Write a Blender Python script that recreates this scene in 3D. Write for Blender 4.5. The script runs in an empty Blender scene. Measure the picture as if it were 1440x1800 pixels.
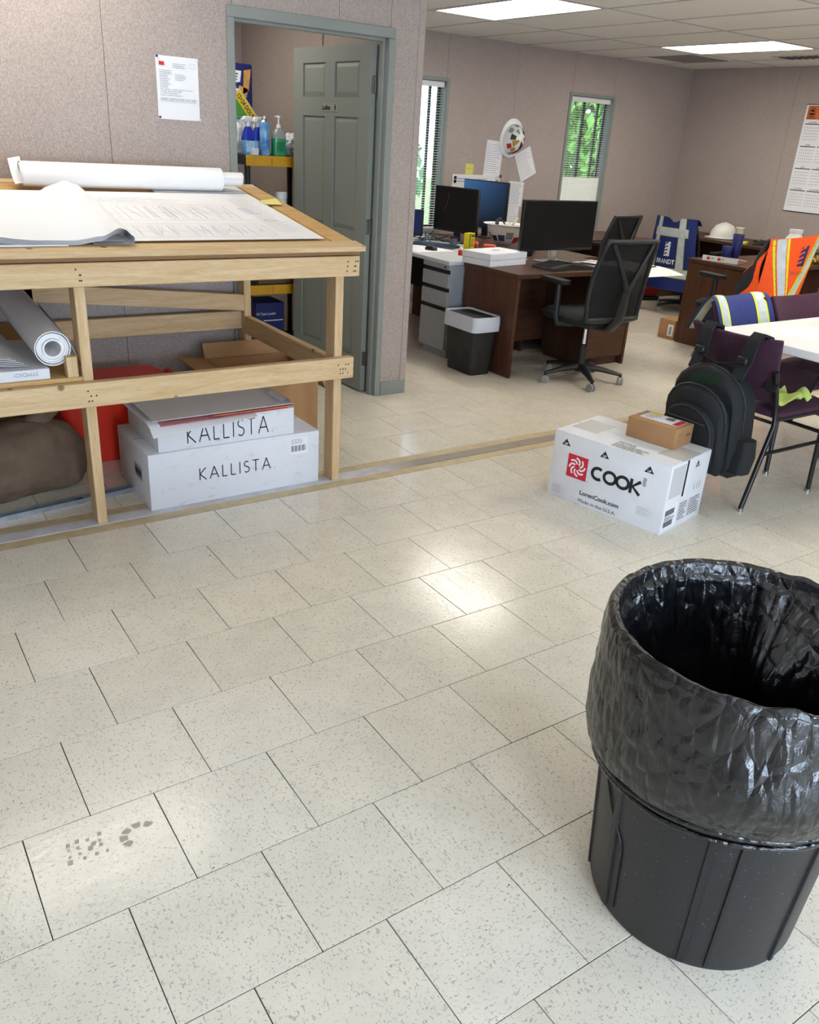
import bpy, bmesh, math, random
from mathutils import Vector, Matrix, Euler

random.seed(7)
SC = bpy.context.scene
COL = SC.collection
PI = math.pi

# ------------------------------------------------------------------ camera
FPX = 1458.6738
RC = ((0.83091956, -0.5532195, 0.05933697),
      (-0.18396127, -0.37381003, -0.90907883),
      (0.52510089, 0.74445567, -0.41237702))
CAMLOC = (-0.12370791, -1.6378573, 1.53233843)
cam_data = bpy.data.cameras.new('camera')
cam = bpy.data.objects.new('camera', cam_data)
COL.objects.link(cam)
cam_data.sensor_fit = 'HORIZONTAL'
cam_data.sensor_width = 36.0
cam_data.lens = FPX / 1440.0 * 36.0
cam_data.clip_start = 0.02
cam.matrix_world = Matrix(((RC[0][0], -RC[1][0], -RC[2][0], CAMLOC[0]),
                           (RC[0][1], -RC[1][1], -RC[2][1], CAMLOC[1]),
                           (RC[0][2], -RC[1][2], -RC[2][2], CAMLOC[2]),
                           (0, 0, 0, 1)))
SC.camera = cam

# ------------------------------------------------------------------ light
world = bpy.data.worlds.new('sky')
SC.world = world
world.use_nodes = True
wn = world.node_tree.nodes
wn['Background'].inputs['Color'].default_value = (0.62, 0.80, 1.0, 1)
wn['Background'].inputs['Strength'].default_value = 5.5
sun_data = bpy.data.lights.new('sun', 'SUN')
sun_data.energy = 7.0
sun_data.angle = 0.02
sun_data.color = (1.0, 0.95, 0.86)
sun = bpy.data.objects.new('sun', sun_data)
sun.rotation_euler = (math.radians(22), math.radians(-8), 0)
sun.location = (0, -12, 20)
COL.objects.link(sun)

LAMP = 13.5      # ceiling panel radiance
DAY = 105.0     # daylight entering by the openings behind the photographer (W)
def day_light(name, loc, rot, sx, sy, power, color=(0.66, 0.80, 1.0)):
    d = bpy.data.lights.new(name, 'AREA')
    d.shape = 'RECTANGLE'
    d.size, d.size_y = sx, sy
    d.energy = power
    d.color = color
    o = bpy.data.objects.new(name, d)
    o.location = loc
    o.rotation_euler = rot
    COL.objects.link(o)
day_light('daylight_doorway', (-0.15, -4.72, 1.05), (math.radians(90), 0, 0), 0.9, 1.9, DAY)
day_light('daylight_side_window', (1.9, -4.72, 1.35), (math.radians(90), 0, 0), 1.2, 1.2, DAY * 0.9)

SC.view_settings.view_transform = 'Standard'
SC.view_settings.look = 'None'
SC.view_settings.gamma = 1.0
SC.view_settings.use_curve_mapping = False
SC.view_settings.exposure = 0.06

# ------------------------------------------------------------------ materials
def lin(c):
    return tuple(((x / 255.0) / 12.92 if x / 255.0 <= 0.04045 else ((x / 255.0 + 0.055) / 1.055) ** 2.4) for x in c) + (1.0,)

MATS = {}
def mk(name, col, rough=0.55, metal=0.0, noise=None, bump=None, spec=0.5, coat=0.0, emit=0.0, trans=0.0, alpha=1.0, stretch=None, col2=None, sheen=0.0):
    """noise=(scale, amount) darkens/lightens; bump=(scale, strength)"""
    if name in MATS:
        return MATS[name]
    m = bpy.data.materials.new(name)
    m.use_nodes = True
    nt = m.node_tree
    b = nt.nodes['Principled BSDF']
    c = lin(col)
    b.inputs['Base Color'].default_value = c
    b.inputs['Roughness'].default_value = rough
    b.inputs['Metallic'].default_value = metal
    b.inputs['Specular IOR Level'].default_value = spec
    b.inputs['Coat Weight'].default_value = coat
    b.inputs['Sheen Weight'].default_value = sheen
    if trans:
        b.inputs['Transmission Weight'].default_value = trans
    if alpha < 1:
        b.inputs['Alpha'].default_value = alpha
    if emit:
        b.inputs['Emission Color'].default_value = c
        b.inputs['Emission Strength'].default_value = emit
    if noise or bump:
        tc = nt.nodes.new('ShaderNodeTexCoord')
        mp = nt.nodes.new('ShaderNodeMapping')
        nt.links.new(tc.outputs['Object'], mp.inputs['Vector'])
        if stretch:
            mp.inputs['Scale'].default_value = stretch
    if noise:
        n = nt.nodes.new('ShaderNodeTexNoise')
        n.inputs['Scale'].default_value = noise[0]
        n.inputs['Detail'].default_value = 4
        nt.links.new(mp.outputs['Vector'], n.inputs['Vector'])
        mr = nt.nodes.new('ShaderNodeMapRange')
        mr.inputs['From Min'].default_value = 0.32
        mr.inputs['From Max'].default_value = 0.68
        nt.links.new(n.outputs['Fac'], mr.inputs['Value'])
        mx = nt.nodes.new('ShaderNodeMix')
        mx.data_type = 'RGBA'
        a = noise[1]
        if col2:
            mx.inputs['A'].default_value = c
            mx.inputs['B'].default_value = lin(col2)
        else:
            mx.inputs['A'].default_value = tuple(x * (1 - a) for x in c[:3]) + (1,)
            mx.inputs['B'].default_value = tuple(min(1, x * (1 + a)) for x in c[:3]) + (1,)
        nt.links.new(mr.outputs['Result'], mx.inputs['Factor'])
        nt.links.new(mx.outputs['Result'], b.inputs['Base Color'])
    if bump:
        n2 = nt.nodes.new('ShaderNodeTexNoise')
        n2.inputs['Scale'].default_value = bump[0]
        n2.inputs['Detail'].default_value = 3
        nt.links.new(mp.outputs['Vector'], n2.inputs['Vector'])
        bp = nt.nodes.new('ShaderNodeBump')
        bp.inputs['Strength'].default_value = bump[1]
        bp.inputs['Distance'].default_value = 0.01
        nt.links.new(n2.outputs['Fac'], bp.inputs['Height'])
        nt.links.new(bp.outputs['Normal'], b.inputs['Normal'])
    MATS[name] = m
    return m

def node_mat(name):
    m = bpy.data.materials.new(name)
    m.use_nodes = True
    MATS[name] = m
    return m, m.node_tree, m.node_tree.nodes['Principled BSDF']

def N(nt, typ, ins=None, **props):
    n = nt.nodes.new(typ)
    for k, v in props.items():
        setattr(n, k, v)
    for k, v in (ins or {}).items():
        if isinstance(v, bpy.types.NodeSocket):
            nt.links.new(v, n.inputs[k])
        else:
            n.inputs[k].default_value = v
    return n

def mixc(nt, fac, a, b):
    n = nt.nodes.new('ShaderNodeMix')
    n.data_type = 'RGBA'
    for k, v in (('Factor', fac), ('A', a), ('B', b)):
        if isinstance(v, bpy.types.NodeSocket):
            nt.links.new(v, n.inputs[k])
        else:
            n.inputs[k].default_value = v
    return n.outputs['Result']

def ramp(nt, val, lo, hi):
    return N(nt, 'ShaderNodeMapRange', {'Value': val, 'From Min': lo, 'From Max': hi}).outputs['Result']

# vinyl composition floor tile: cream with short grey-brown flecks
def tile_material(name, base, tint):
    m, nt, b = node_mat(name)
    tc = N(nt, 'ShaderNodeTexCoord')
    oi = N(nt, 'ShaderNodeObjectInfo')
    off = N(nt, 'ShaderNodeVectorMath', {0: oi.outputs['Random'], 1: (37.0, 91.0, 13.0)}, operation='MULTIPLY')
    pos = N(nt, 'ShaderNodeVectorMath', {0: tc.outputs['Object'], 1: off.outputs[0]}, operation='ADD')
    mp = N(nt, 'ShaderNodeMapping', {'Vector': pos.outputs[0], 'Scale': (110, 210, 75), 'Rotation': (0, 0, 0.35)})
    n1 = N(nt, 'ShaderNodeTexNoise', {'Vector': mp.outputs[0], 'Scale': 1.0, 'Detail': 1.5, 'Distortion': 0.6})
    f1 = ramp(nt, n1.outputs['Fac'], 0.62, 0.665)
    mp2 = N(nt, 'ShaderNodeMapping', {'Vector': pos.outputs[0], 'Scale': (230, 95, 75), 'Rotation': (0, 0, -0.5), 'Location': (5, 9, 2)})
    n2 = N(nt, 'ShaderNodeTexNoise', {'Vector': mp2.outputs[0], 'Scale': 1.0, 'Detail': 1.0, 'Distortion': 0.8})
    f2 = ramp(nt, n2.outputs['Fac'], 0.66, 0.72)
    n3 = N(nt, 'ShaderNodeTexNoise', {'Vector': pos.outputs[0], 'Scale': 9.0, 'Detail': 3})
    f3 = ramp(nt, n3.outputs['Fac'], 0.35, 0.7)
    base_c = mixc(nt, f3, lin(base), lin(tuple(x * 0.965 for x in base)))
    per = mixc(nt, oi.outputs['Random'], (1, 1, 1, 1), tint)
    base_c = N(nt, 'ShaderNodeMix', None, data_type='RGBA', blend_type='MULTIPLY')
    base_c.inputs['Factor'].default_value = 1.0
    nt.links.new(mixc(nt, f3, lin(base), lin(tuple(x * 0.965 for x in base))), base_c.inputs['A'])
    nt.links.new(per, base_c.inputs['B'])
    h1 = N(nt, 'ShaderNodeMath', {0: f1, 1: 0.52}, operation='MULTIPLY')
    h2 = N(nt, 'ShaderNodeMath', {0: f2, 1: 0.42}, operation='MULTIPLY')
    c1 = mixc(nt, h1.outputs[0], base_c.outputs['Result'], lin((140, 130, 118)))
    c2 = mixc(nt, h2.outputs[0], c1, lin((120, 112, 104)))
    # dust and dirt specks
    n4 = N(nt, 'ShaderNodeTexNoise', {'Vector': pos.outputs[0], 'Scale': 70.0, 'Detail': 2})
    f4 = ramp(nt, n4.outputs['Fac'], 0.76, 0.79)
    c3 = mixc(nt, f4, c2, lin((75, 66, 58)))
    nt.links.new(c3, b.inputs['Base Color'])
    # worn wax: streaky roughness
    mp5 = N(nt, 'ShaderNodeMapping', {'Vector': pos.outputs[0], 'Scale': (6, 60, 6), 'Rotation': (0, 0, 0.9)})
    n5 = N(nt, 'ShaderNodeTexNoise', {'Vector': mp5.outputs[0], 'Scale': 1.0, 'Detail': 4})
    r5 = N(nt, 'ShaderNodeMapRange', {'Value': n5.outputs['Fac'], 'From Min': 0.3, 'From Max': 0.7, 'To Min': 0.13, 'To Max': 0.22})
    nt.links.new(r5.outputs[0], b.inputs['Roughness'])
    b.inputs['Specular IOR Level'].default_value = 0.5
    n6 = N(nt, 'ShaderNodeTexNoise', {'Vector': pos.outputs[0], 'Scale': 60.0, 'Detail': 3})
    bp = N(nt, 'ShaderNodeBump', {'Height': n6.outputs['Fac'], 'Strength': 0.05, 'Distance': 0.01})
    nt.links.new(bp.outputs[0], b.inputs['Normal'])
    return m
M_TILE = tile_material('vinyl_tile', (236, 229, 213), (0.95, 0.945, 0.925, 1))
M_TAN = mk('tan_tile_edge', (196, 178, 142), 0.5, noise=(18, 0.12))
M_GROUT = mk('tile_joint', (58, 50, 42), 0.9)

# linen-look vinyl on the wall panels
def wall_material(name, c_lo, c_hi, sc=260):
    m, nt, b = node_mat(name)
    tc = N(nt, 'ShaderNodeTexCoord')
    mp = N(nt, 'ShaderNodeMapping', {'Vector': tc.outputs['Object'], 'Scale': (1.0, 1.0, 0.55)})
    n1 = N(nt, 'ShaderNodeTexNoise', {'Vector': mp.outputs[0], 'Scale': sc, 'Detail': 3, 'Roughness': 0.6})
    f = ramp(nt, n1.outputs['Fac'], 0.38, 0.62)
    n2 = N(nt, 'ShaderNodeTexNoise', {'Vector': tc.outputs['Object'], 'Scale': 3.0, 'Detail': 3})
    f2 = ramp(nt, n2.outputs['Fac'], 0.3, 0.7)
    c = mixc(nt, f, lin(c_lo), lin(c_hi))
    c = mixc(nt, N(nt, 'ShaderNodeMath', {0: f2, 1: 0.12}, operation='MULTIPLY').outputs[0], c, lin(tuple(x * 0.86 for x in c_lo)))
    nt.links.new(c, b.inputs['Base Color'])
    b.inputs['Roughness'].default_value = 0.72
    b.inputs['Specular IOR Level'].default_value = 0.25
    bp = N(nt, 'ShaderNodeBump', {'Height': n1.outputs['Fac'], 'Strength': 0.12, 'Distance': 0.002})
    nt.links.new(bp.outputs[0], b.inputs['Normal'])
    return m
M_WALL = wall_material('linen_vinyl_wall', (159, 146, 138), (187, 174, 166))
M_TRIMG = mk('grey_green_paint', (138, 143, 138), 0.42, noise=(9, 0.04))
M_DOOR = mk('grey_green_door', (134, 139, 131), 0.5, bump=(120, 0.05))
M_CEIL = mk('ceiling_tile', (238, 235, 230), 0.9, noise=(160, 0.06), bump=(220, 0.25))
M_TBAR = mk('ceiling_grid_white', (186, 184, 180), 0.5)

def wood_material(name, c1, c2, knot, scale=(1, 14, 14), rough=0.6):
    m, nt, b = node_mat(name)
    tc = N(nt, 'ShaderNodeTexCoord')
    oi = N(nt, 'ShaderNodeObjectInfo')
    off = N(nt, 'ShaderNodeVectorMath', {0: oi.outputs['Random'], 1: (17.0, 31.0, 23.0)}, operation='MULTIPLY')
    pos = N(nt, 'ShaderNodeVectorMath', {0: tc.outputs['Object'], 1: off.outputs[0]}, operation='ADD')
    mp = N(nt, 'ShaderNodeMapping', {'Vector': pos.outputs[0], 'Scale': scale})
    n1 = N(nt, 'ShaderNodeTexNoise', {'Vector': mp.outputs[0], 'Scale': 3.0, 'Detail': 5, 'Distortion': 0.9})
    f1 = ramp(nt, n1.outputs['Fac'], 0.3, 0.7)
    mp2 = N(nt, 'ShaderNodeMapping', {'Vector': pos.outputs[0], 'Scale': tuple(s * 3 for s in scale)})
    n2 = N(nt, 'ShaderNodeTexNoise', {'Vector': mp2.outputs[0], 'Scale': 6.0, 'Detail': 4})
    f2 = N(nt, 'ShaderNodeMath', {0: ramp(nt, n2.outputs['Fac'], 0.45, 0.75), 1: 0.35}, operation='MULTIPLY')
    c = mixc(nt, f1, lin(c1), lin(c2))
    c = mixc(nt, f2.outputs[0], c, lin(tuple(x * 0.8 for x in c2)))
    if knot:
        v = N(nt, 'ShaderNodeTexVoronoi', {'Vector': pos.outputs[0], 'Scale': 7.0})
        k = N(nt, 'ShaderNodeMapRange', {'Value': v.outputs['Distance'], 'From Min': 0.11, 'From Max': 0.06, 'To Min': 0, 'To Max': 0.85})
        c = mixc(nt, k.outputs[0], c, lin(knot))
    nt.links.new(c, b.inputs['Base Color'])
    b.inputs['Roughness'].default_value = rough
    b.inputs['Specular IOR Level'].default_value = 0.3
    bp = N(nt, 'ShaderNodeBump', {'Height': n2.outputs['Fac'], 'Strength': 0.08, 'Distance': 0.003})
    nt.links.new(bp.outputs[0], b.inputs['Normal'])
    return m
PINE1, PINE2, KNOT = (222, 194, 152), (204, 170, 122), (120, 78, 46)
M_PINEX = wood_material('pine_along_x', PINE1, PINE2, KNOT, (1.2, 14, 14))
M_PINEY = wood_material('pine_along_y', PINE1, PINE2, KNOT, (14, 1.2, 14))
M_PINEZ = wood_material('pine_along_z', PINE1, PINE2, KNOT, (14, 14, 1.2))
M_PLY = wood_material('plywood_face', (214, 176, 116), (196, 152, 92), None, (1.5, 9, 9))
M_PLYE = mk('plywood_edge', (150, 112, 74), 0.8, noise=(60, 0.25), stretch=(0.2, 1, 20))
M_WALNUTX = wood_material('walnut_laminate_x', (88, 58, 42), (70, 45, 33), None, (1.0, 10, 10), 0.42)
M_WALNUTZ = wood_material('walnut_laminate_z', (92, 61, 44), (72, 47, 34), None, (10, 10, 1.0), 0.42)

M_BLACK = mk('black_plastic', (22, 23, 25), 0.45)
M_BLACKM = mk('matte_black', (16, 17, 18), 0.7)
M_SCREEN = mk('switched_off_screen', (9, 10, 12), 0.3, spec=0.4)
M_STEEL = mk('bright_steel', (190, 190, 188), 0.28, 1.0)
M_CHROME = mk('chrome', (215, 215, 215), 0.12, 1.0)
M_PAPER = mk('white_paper', (236, 236, 238), 0.75, noise=(6, 0.02))
M_PAPERW = mk('plan_paper', (240, 239, 238), 0.7, noise=(4, 0.03))
M_INK = mk('black_ink', (28, 28, 32), 0.7)
M_INKG = mk('grey_ink', (150, 150, 158), 0.8)
M_INKL = mk('pale_grey_ink', (188, 188, 196), 0.8)
M_INKB = mk('blue_ink', (96, 104, 190), 0.8)
M_WHITECARD = mk('white_cardboard', (226, 227, 230), 0.7, noise=(7, 0.05), bump=(300, 0.04))
M_KRAFT = mk('kraft_cardboard', (170, 128, 86), 0.75, noise=(12, 0.06))
M_WHITEP = mk('white_plastic', (232, 232, 230), 0.35)
M_REDP = mk('red_plastic', (214, 48, 24), 0.4, noise=(5, 0.05))
M_YEL = mk('yellow_plastic', (214, 158, 14), 0.45, noise=(14, 0.06))
M_NAVY = mk('navy_card', (20, 30, 92), 0.5)
M_GREYM = mk('grey_steel_paint', (150, 153, 156), 0.4, noise=(20, 0.03))
M_BLUEP = mk('blue_plastic', (32, 54, 170), 0.35)
M_PURPLE = mk('plum_upholstery', (64, 34, 54), 0.9, noise=(120, 0.2), bump=(300, 0.15))
M_NYLON = mk('black_nylon', (24, 27, 29), 0.78, noise=(150, 0.25), bump=(400, 0.15))
M_MESHB = mk('black_mesh_cloth', (14, 15, 16), 0.85, alpha=0.86)
M_HVO = mk('orange_hi_vis_mesh', (255, 88, 18), 0.7, noise=(60, 0.08), emit=0.0)
M_HVY = mk('lime_hi_vis', (212, 232, 40), 0.65)
M_BLUEV = mk('royal_blue_polyester', (22, 42, 112), 0.7, noise=(50, 0.1))
M_REFL = mk('silver_reflective_tape', (196, 204, 212), 0.38, noise=(25, 0.12))
M_TILEW = mk('whiteboard', (232, 234, 235), 0.25)
M_GREYL = mk('light_grey_laminate', (186, 188, 190), 0.45, noise=(120, 0.03))
M_TABLE = mk('blow_moulded_white', (228, 229, 230), 0.45, noise=(5, 0.02), bump=(500, 0.05))

# ------------------------------------------------------------------ mesh helpers
class MB:
    def __init__(s):
        s.v, s.f = [], []
    def quad(s, a, b, c, d):
        n = len(s.v); s.v += [tuple(a), tuple(b), tuple(c), tuple(d)]; s.f.append((n, n + 1, n + 2, n + 3)); return s
    def poly(s, pts):
        n = len(s.v); s.v += [tuple(p) for p in pts]; s.f.append(tuple(range(n, n + len(pts)))); return s
    def box(s, x0, x1, y0, y1, z0, z1, M=None):
        n = len(s.v)
        p = [(x, y, z) for z in (z0, z1) for y in (y0, y1) for x in (x0, x1)]
        if M is not None:
            p = [tuple(M @ Vector(q)) for q in p]
        s.v += p
        s.f += [tuple(n + i for i in q) for q in ((0, 2, 3, 1), (4, 5, 7, 6), (0, 1, 5, 4), (2, 6, 7, 3), (0, 4, 6, 2), (1, 3, 7, 5))]
        return s
    def hexa(s, p):   # 8 points: bottom 4 ccw, top 4 ccw
        n = len(s.v); s.v += [tuple(q) for q in p]
        s.f += [tuple(n + i for i in q) for q in ((0, 3, 2, 1), (4, 5, 6, 7), (0, 1, 5, 4), (1, 2, 6, 5), (2, 3, 7, 6), (3, 0, 4, 7))]
        return s
    def tube(s, pts, r, n=8, closed=False, flat=1.0):
        pts = [Vector(p) for p in pts]
        L = len(pts)
        rr = r if isinstance(r, (list, tuple)) else [r] * L
        base = len(s.v)
        up = None
        for i, p in enumerate(pts):
            a = pts[i - 1] if (i > 0 or closed) else p
            b = pts[(i + 1) % L] if (i < L - 1 or closed) else p
            t = (b - a)
            t = t.normalized() if t.length > 1e-9 else Vector((0, 0, 1))
            if up is None:
                up = Vector((0, 0, 1)) if abs(t.z) < 0.9 else Vector((0, 1, 0))
            up = (up - t * up.dot(t))
            up = up.normalized() if up.length > 1e-6 else t.orthogonal().normalized()
            sd = t.cross(up)
            for k in range(n):
                an = 2 * PI * k / n
                s.v.append(tuple(p + sd * (rr[i] * math.cos(an)) + up * (rr[i] * flat * math.sin(an))))
        for i in range(L if closed else L - 1):
            j = (i + 1) % L
            for k in range(n):
                k2 = (k + 1) % n
                s.f.append((base + i * n + k, base + i * n + k2, base + j * n + k2, base + j * n + k))
        if not closed:
            s.f.append(tuple(base + k for k in range(n))[::-1])
            s.f.append(tuple(base + (L - 1) * n + k for k in range(n)))
        return s
    def lathe(s, prof, n=20, c=(0, 0, 0), M=None, a0=0.0):
        base = len(s.v)
        for r, z in prof:
            for k in range(n):
                an = 2 * PI * k / n + a0
                p = Vector((r * math.cos(an), r * math.sin(an), z))
                if M is not None:
                    p = M @ p
                s.v.append((p.x + c[0], p.y + c[1], p.z + c[2]))
        for i in range(len(prof) - 1):
            for k in range(n):
                k2 = (k + 1) % n
                s.f.append((base + i * n + k, base + i * n + k2, base + (i + 1) * n + k2, base + (i + 1) * n + k))
        if prof[0][0] > 1e-6:
            s.f.append(tuple(base + k for k in range(n))[::-1])
        if prof[-1][0] > 1e-6:
            s.f.append(tuple(base + (len(prof) - 1) * n + k for k in range(n)))
        return s
    def grid(s, fn, nu, nv, u0=0., u1=1., v0=0., v1=1.):
        base = len(s.v)
        for j in range(nv + 1):
            for i in range(nu + 1):
                s.v.append(tuple(fn(u0 + (u1 - u0) * i / nu, v0 + (v1 - v0) * j / nv)))
        w = nu + 1
        for j in range(nv):
            for i in range(nu):
                a = base + j * w + i
                s.f.append((a, a + 1, a + w + 1, a + w))
        return s
    def shell(s, fn, nu, nv, t, u0=0., u1=1., v0=0., v1=1., lift=0.0):
        """a surface with thickness t (to the -normal side), lifted along the normal"""
        e = 1e-3
        def nrm(u, v):
            p = Vector(fn(u, v))
            du = Vector(fn(min(1, u + e), v)) - Vector(fn(max(0, u - e), v))
            dv = Vector(fn(u, min(1, v + e))) - Vector(fn(u, max(0, v - e)))
            n = du.cross(dv)
            return p, (n.normalized() if n.length > 1e-12 else Vector((0, 0, 1)))
        base = len(s.v)
        top, bot = [], []
        for j in range(nv + 1):
            for i in range(nu + 1):
                p, n = nrm(u0 + (u1 - u0) * i / nu, v0 + (v1 - v0) * j / nv)
                top.append(tuple(p + n * lift)); bot.append(tuple(p + n * (lift - t)))
        s.v += top + bot
        w = nu + 1
        o = base + len(top)
        for j in range(nv):
            for i in range(nu):
                a = j * w + i
                s.f.append((base + a, base + a + 1, base + a + w + 1, base + a + w))
                s.f.append((o + a, o + a + w, o + a + w + 1, o + a + 1))
        def side(idx):
            for a, b in zip(idx, idx[1:]):
                s.f.append((base + a, o + a, o + b, base + b))
        side(list(range(0, w)))
        side([nu + j * w for j in range(nv + 1)])
        side([nv * w + i for i in range(nu, -1, -1)])
        side([j * w for j in range(nv, -1, -1)])
        return s
    def prism(s, pts, y0, y1, fn=None):
        """2-D outline (x,z) ccw, extruded along y; fn maps (x,y,z)"""
        n = len(pts); base = len(s.v)
        for y in (y0, y1):
            for x, z in pts:
                q = (x, y, z)
                s.v.append(tuple(fn(q)) if fn else q)
        s.f.append(tuple(base + i for i in range(n)))
        s.f.append(tuple(base + n + i for i in range(n))[::-1])
        for i in range(n):
            j = (i + 1) % n
            s.f.append((base + i, base + n + i, base + n + j, base + j))
        return s
    def mesh(s, name, bevel=0.0, seg=2, smooth=None, weld=False):
        me = bpy.data.meshes.new(name)
        me.from_pydata(s.v, [], s.f)
        bm = bmesh.new(); bm.from_mesh(me)
        if weld:
            bmesh.ops.remove_doubles(bm, verts=bm.verts, dist=1e-5)
        bmesh.ops.recalc_face_normals(bm, faces=bm.faces)
        if bevel:
            ed = [e for e in bm.edges if e.is_manifold and e.calc_face_angle(0) > 0.5]
            bmesh.ops.bevel(bm, geom=ed, offset=bevel, segments=seg, profile=0.5, affect='EDGES', clamp_overlap=True)
        bm.to_mesh(me); bm.free()
        if smooth is None and bevel:
            smooth = 40
        if smooth:
            me.polygons.foreach_set('use_smooth', [True] * len(me.polygons))
            me.set_sharp_from_angle(angle=math.radians(smooth))
        me.update()
        return me
    def build(s, name, mat, parent=None, loc=(0, 0, 0), rot=(0, 0, 0), bevel=0.0, seg=2, smooth=None, weld=False):
        return link(name, s.mesh(name, bevel, seg, smooth, weld), mat, parent, loc, rot)

def link(name, me, mat, parent=None, loc=(0, 0, 0), rot=(0, 0, 0)):
    if mat is not None and not me.materials:
        me.materials.append(mat)
    o = bpy.data.objects.new(name, me)
    COL.objects.link(o)
    o.parent = parent
    o.location = loc
    o.rotation_euler = rot
    return o

def tag(o, label=None, cat=None, group=None, kind=None):
    if label: o['label'] = label
    if cat: o['category'] = cat
    if group: o['group'] = group
    if kind: o['kind'] = kind
    return o

def thing(name, label, cat, loc=(0, 0, 0), rz=0.0, group=None):
    o = bpy.data.objects.new(name, None)
    o.empty_display_size = 0.1
    COL.objects.link(o)
    o.location = loc
    o.rotation_euler = (0, 0, rz)
    return tag(o, label, cat, group)

def struct(o):
    o['kind'] = 'structure'
    return o

def copy_tree(o, parent=None):
    c = o.copy(); COL.objects.link(c); c.parent = parent
    for ch in list(o.children):
        copy_tree(ch, c)
    return c

def frame_map(origin, xd, yd, off):
    o, x, y = Vector(origin), Vector(xd).normalized(), Vector(yd).normalized()
    n = x.cross(y)
    return lambda a, b: tuple(o + x * a + y * b + n * off)

def polys2d(name, polys, origin, xd, yd, mat, parent, off=0.0008):
    """flat print: polygons given in the plane of a face"""
    fm = frame_map(origin, xd, yd, off)
    mb = MB()
    for p in polys:
        mb.poly([fm(a, b) for a, b in p])
    me = bpy.data.meshes.new(name)
    me.from_pydata(mb.v, [], mb.f)
    return link(name, me, mat, parent)

def rect(x0, y0, x1, y1):
    return [(x0, y0), (x1, y0), (x1, y1), (x0, y1)]

def stroke(pts, w, closed=False):
    """thick polyline -> quads"""
    out = []
    L = len(pts)
    P = [Vector((p[0], p[1], 0)) for p in pts]
    off = []
    for i in range(L):
        a = P[i - 1] if (i > 0 or closed) else P[i]
        b = P[(i + 1) % L] if (i < L - 1 or closed) else P[i]
        t = (b - a).normalized()
        off.append(Vector((-t.y, t.x, 0)) * (w / 2))
    for i in range(L if closed else L - 1):
        j = (i + 1) % L
        out.append([tuple((P[i] - off[i])[:2]), tuple((P[j] - off[j])[:2]), tuple((P[j] + off[j])[:2]), tuple((P[i] + off[i])[:2])])
    return out

def arc(cx, cy, r, a0, a1, n=14, ry=None):
    ry = ry or r
    return [(cx + r * math.cos(math.radians(a0 + (a1 - a0) * i / n)), cy + ry * math.sin(math.radians(a0 + (a1 - a0) * i / n))) for i in range(n + 1)]

GLYPH = {   # thin geometric capitals, unit height
    'K': (0.62, [[(0.05, 0), (0.05, 1)], [(0.58, 1), (0.06, 0.5), (0.62, 0)]]),
    'A': (0.80, [[(0.02, 0), (0.40, 1), (0.78, 0)], [(0.16, 0.34), (0.64, 0.34)]]),
    'L': (0.48, [[(0.05, 1), (0.05, 0.03), (0.46, 0.03)]]),
    'I': (0.12, [[(0.06, 0), (0.06, 1)]]),
    'S': (0.52, [arc(0.26, 0.75, 0.21, 40, 270, 12) + arc(0.26, 0.27, 0.24, 90, -140, 12)]),
    'T': (0.60, [[(0.0, 0.97), (0.60, 0.97)], [(0.30, 0), (0.30, 0.97)]]),
    '.': (0.12, [[(0.04, 0.02), (0.08, 0.02)]]),
}
def glyph_word(word, h, w, gap):
    x, out = 0.0, []
    for ch in word:
        wd, st = GLYPH[ch]
        for pl in st:
            if len(pl) <= 3:
                for p_, q_ in zip(pl, pl[1:]):
                    out += stroke([(x + p_[0] * h, p_[1] * h), (x + q_[0] * h, q_[1] * h)], w)
                continue
            out += stroke([(x + a * h, b * h) for a, b in pl], w)
        x += (wd + gap) * h
    return out, x - gap * h

def text_mesh(body, size, align='LEFT', bold=0.0, width=None):
    cu = bpy.data.curves.new('lettering', 'FONT')
    cu.body = body
    cu.size = size
    cu.align_x = align
    cu.offset = bold
    cu.resolution_u = 3
    cu.fill_mode = 'FRONT'
    o = bpy.data.objects.new('lettering', cu)
    COL.objects.link(o)
    dg = bpy.context.evaluated_depsgraph_get()
    dg.update()
    me = bpy.data.meshes.new_from_object(o.evaluated_get(dg))
    bpy.data.objects.remove(o)
    if width and len(me.vertices):
        xs = [v.co.x for v in me.vertices]
        k = width / max(1e-6, max(xs) - min(xs))
        for v in me.vertices:
            v.co.x *= k
    return me

def text(name, body, size, origin, xd, yd, mat, parent, align='LEFT', bold=0.0, off=0.0009, width=None):
    me = text_mesh(body, size, align, bold, width)
    fm = frame_map(origin, xd, yd, off)
    for v in me.vertices:
        v.co = fm(v.co.x, v.co.y)
    me.materials.clear()
    return link(name, me, mat, parent)

def lines_print(rng, x0, y0, x1, y1, n, h, ragged=0.4):
    """rows of short dashes that read as small print"""
    out = []
    for i in range(n):
        y = y1 - (y1 - y0) * (i + 0.5) / n
        e = x1 - (x1 - x0) * ragged * rng.random()
        x = x0
        while x < e:
            L = (x1 - x0) * (0.06 + 0.16 * rng.random())
            out.append(rect(x, y - h / 2, min(e, x + L), y + h / 2))
            x += L + (x1 - x0) * 0.025
    return out

# ================================================================== THE SETTING
T = 0.3048
XL, XR, YN, YF, HC = -1.5, 8.37, -4.6, 5.42, 2.40
YW = 2.736            # partition with the washroom door
XE = 2.85             # end of that partition
YB = 5.09             # back wall of the washroom

def project(p):
    d = [p[i] - CAMLOC[i] for i in range(3)]
    c = [sum(RC[k][i] * d[i] for i in range(3)) for k in range(3)]
    return (720 + FPX * c[0] / c[2], 900 + FPX * c[1] / c[2], c[2]) if c[2] > 0.05 else (-9999, -9999, c[2])

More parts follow.
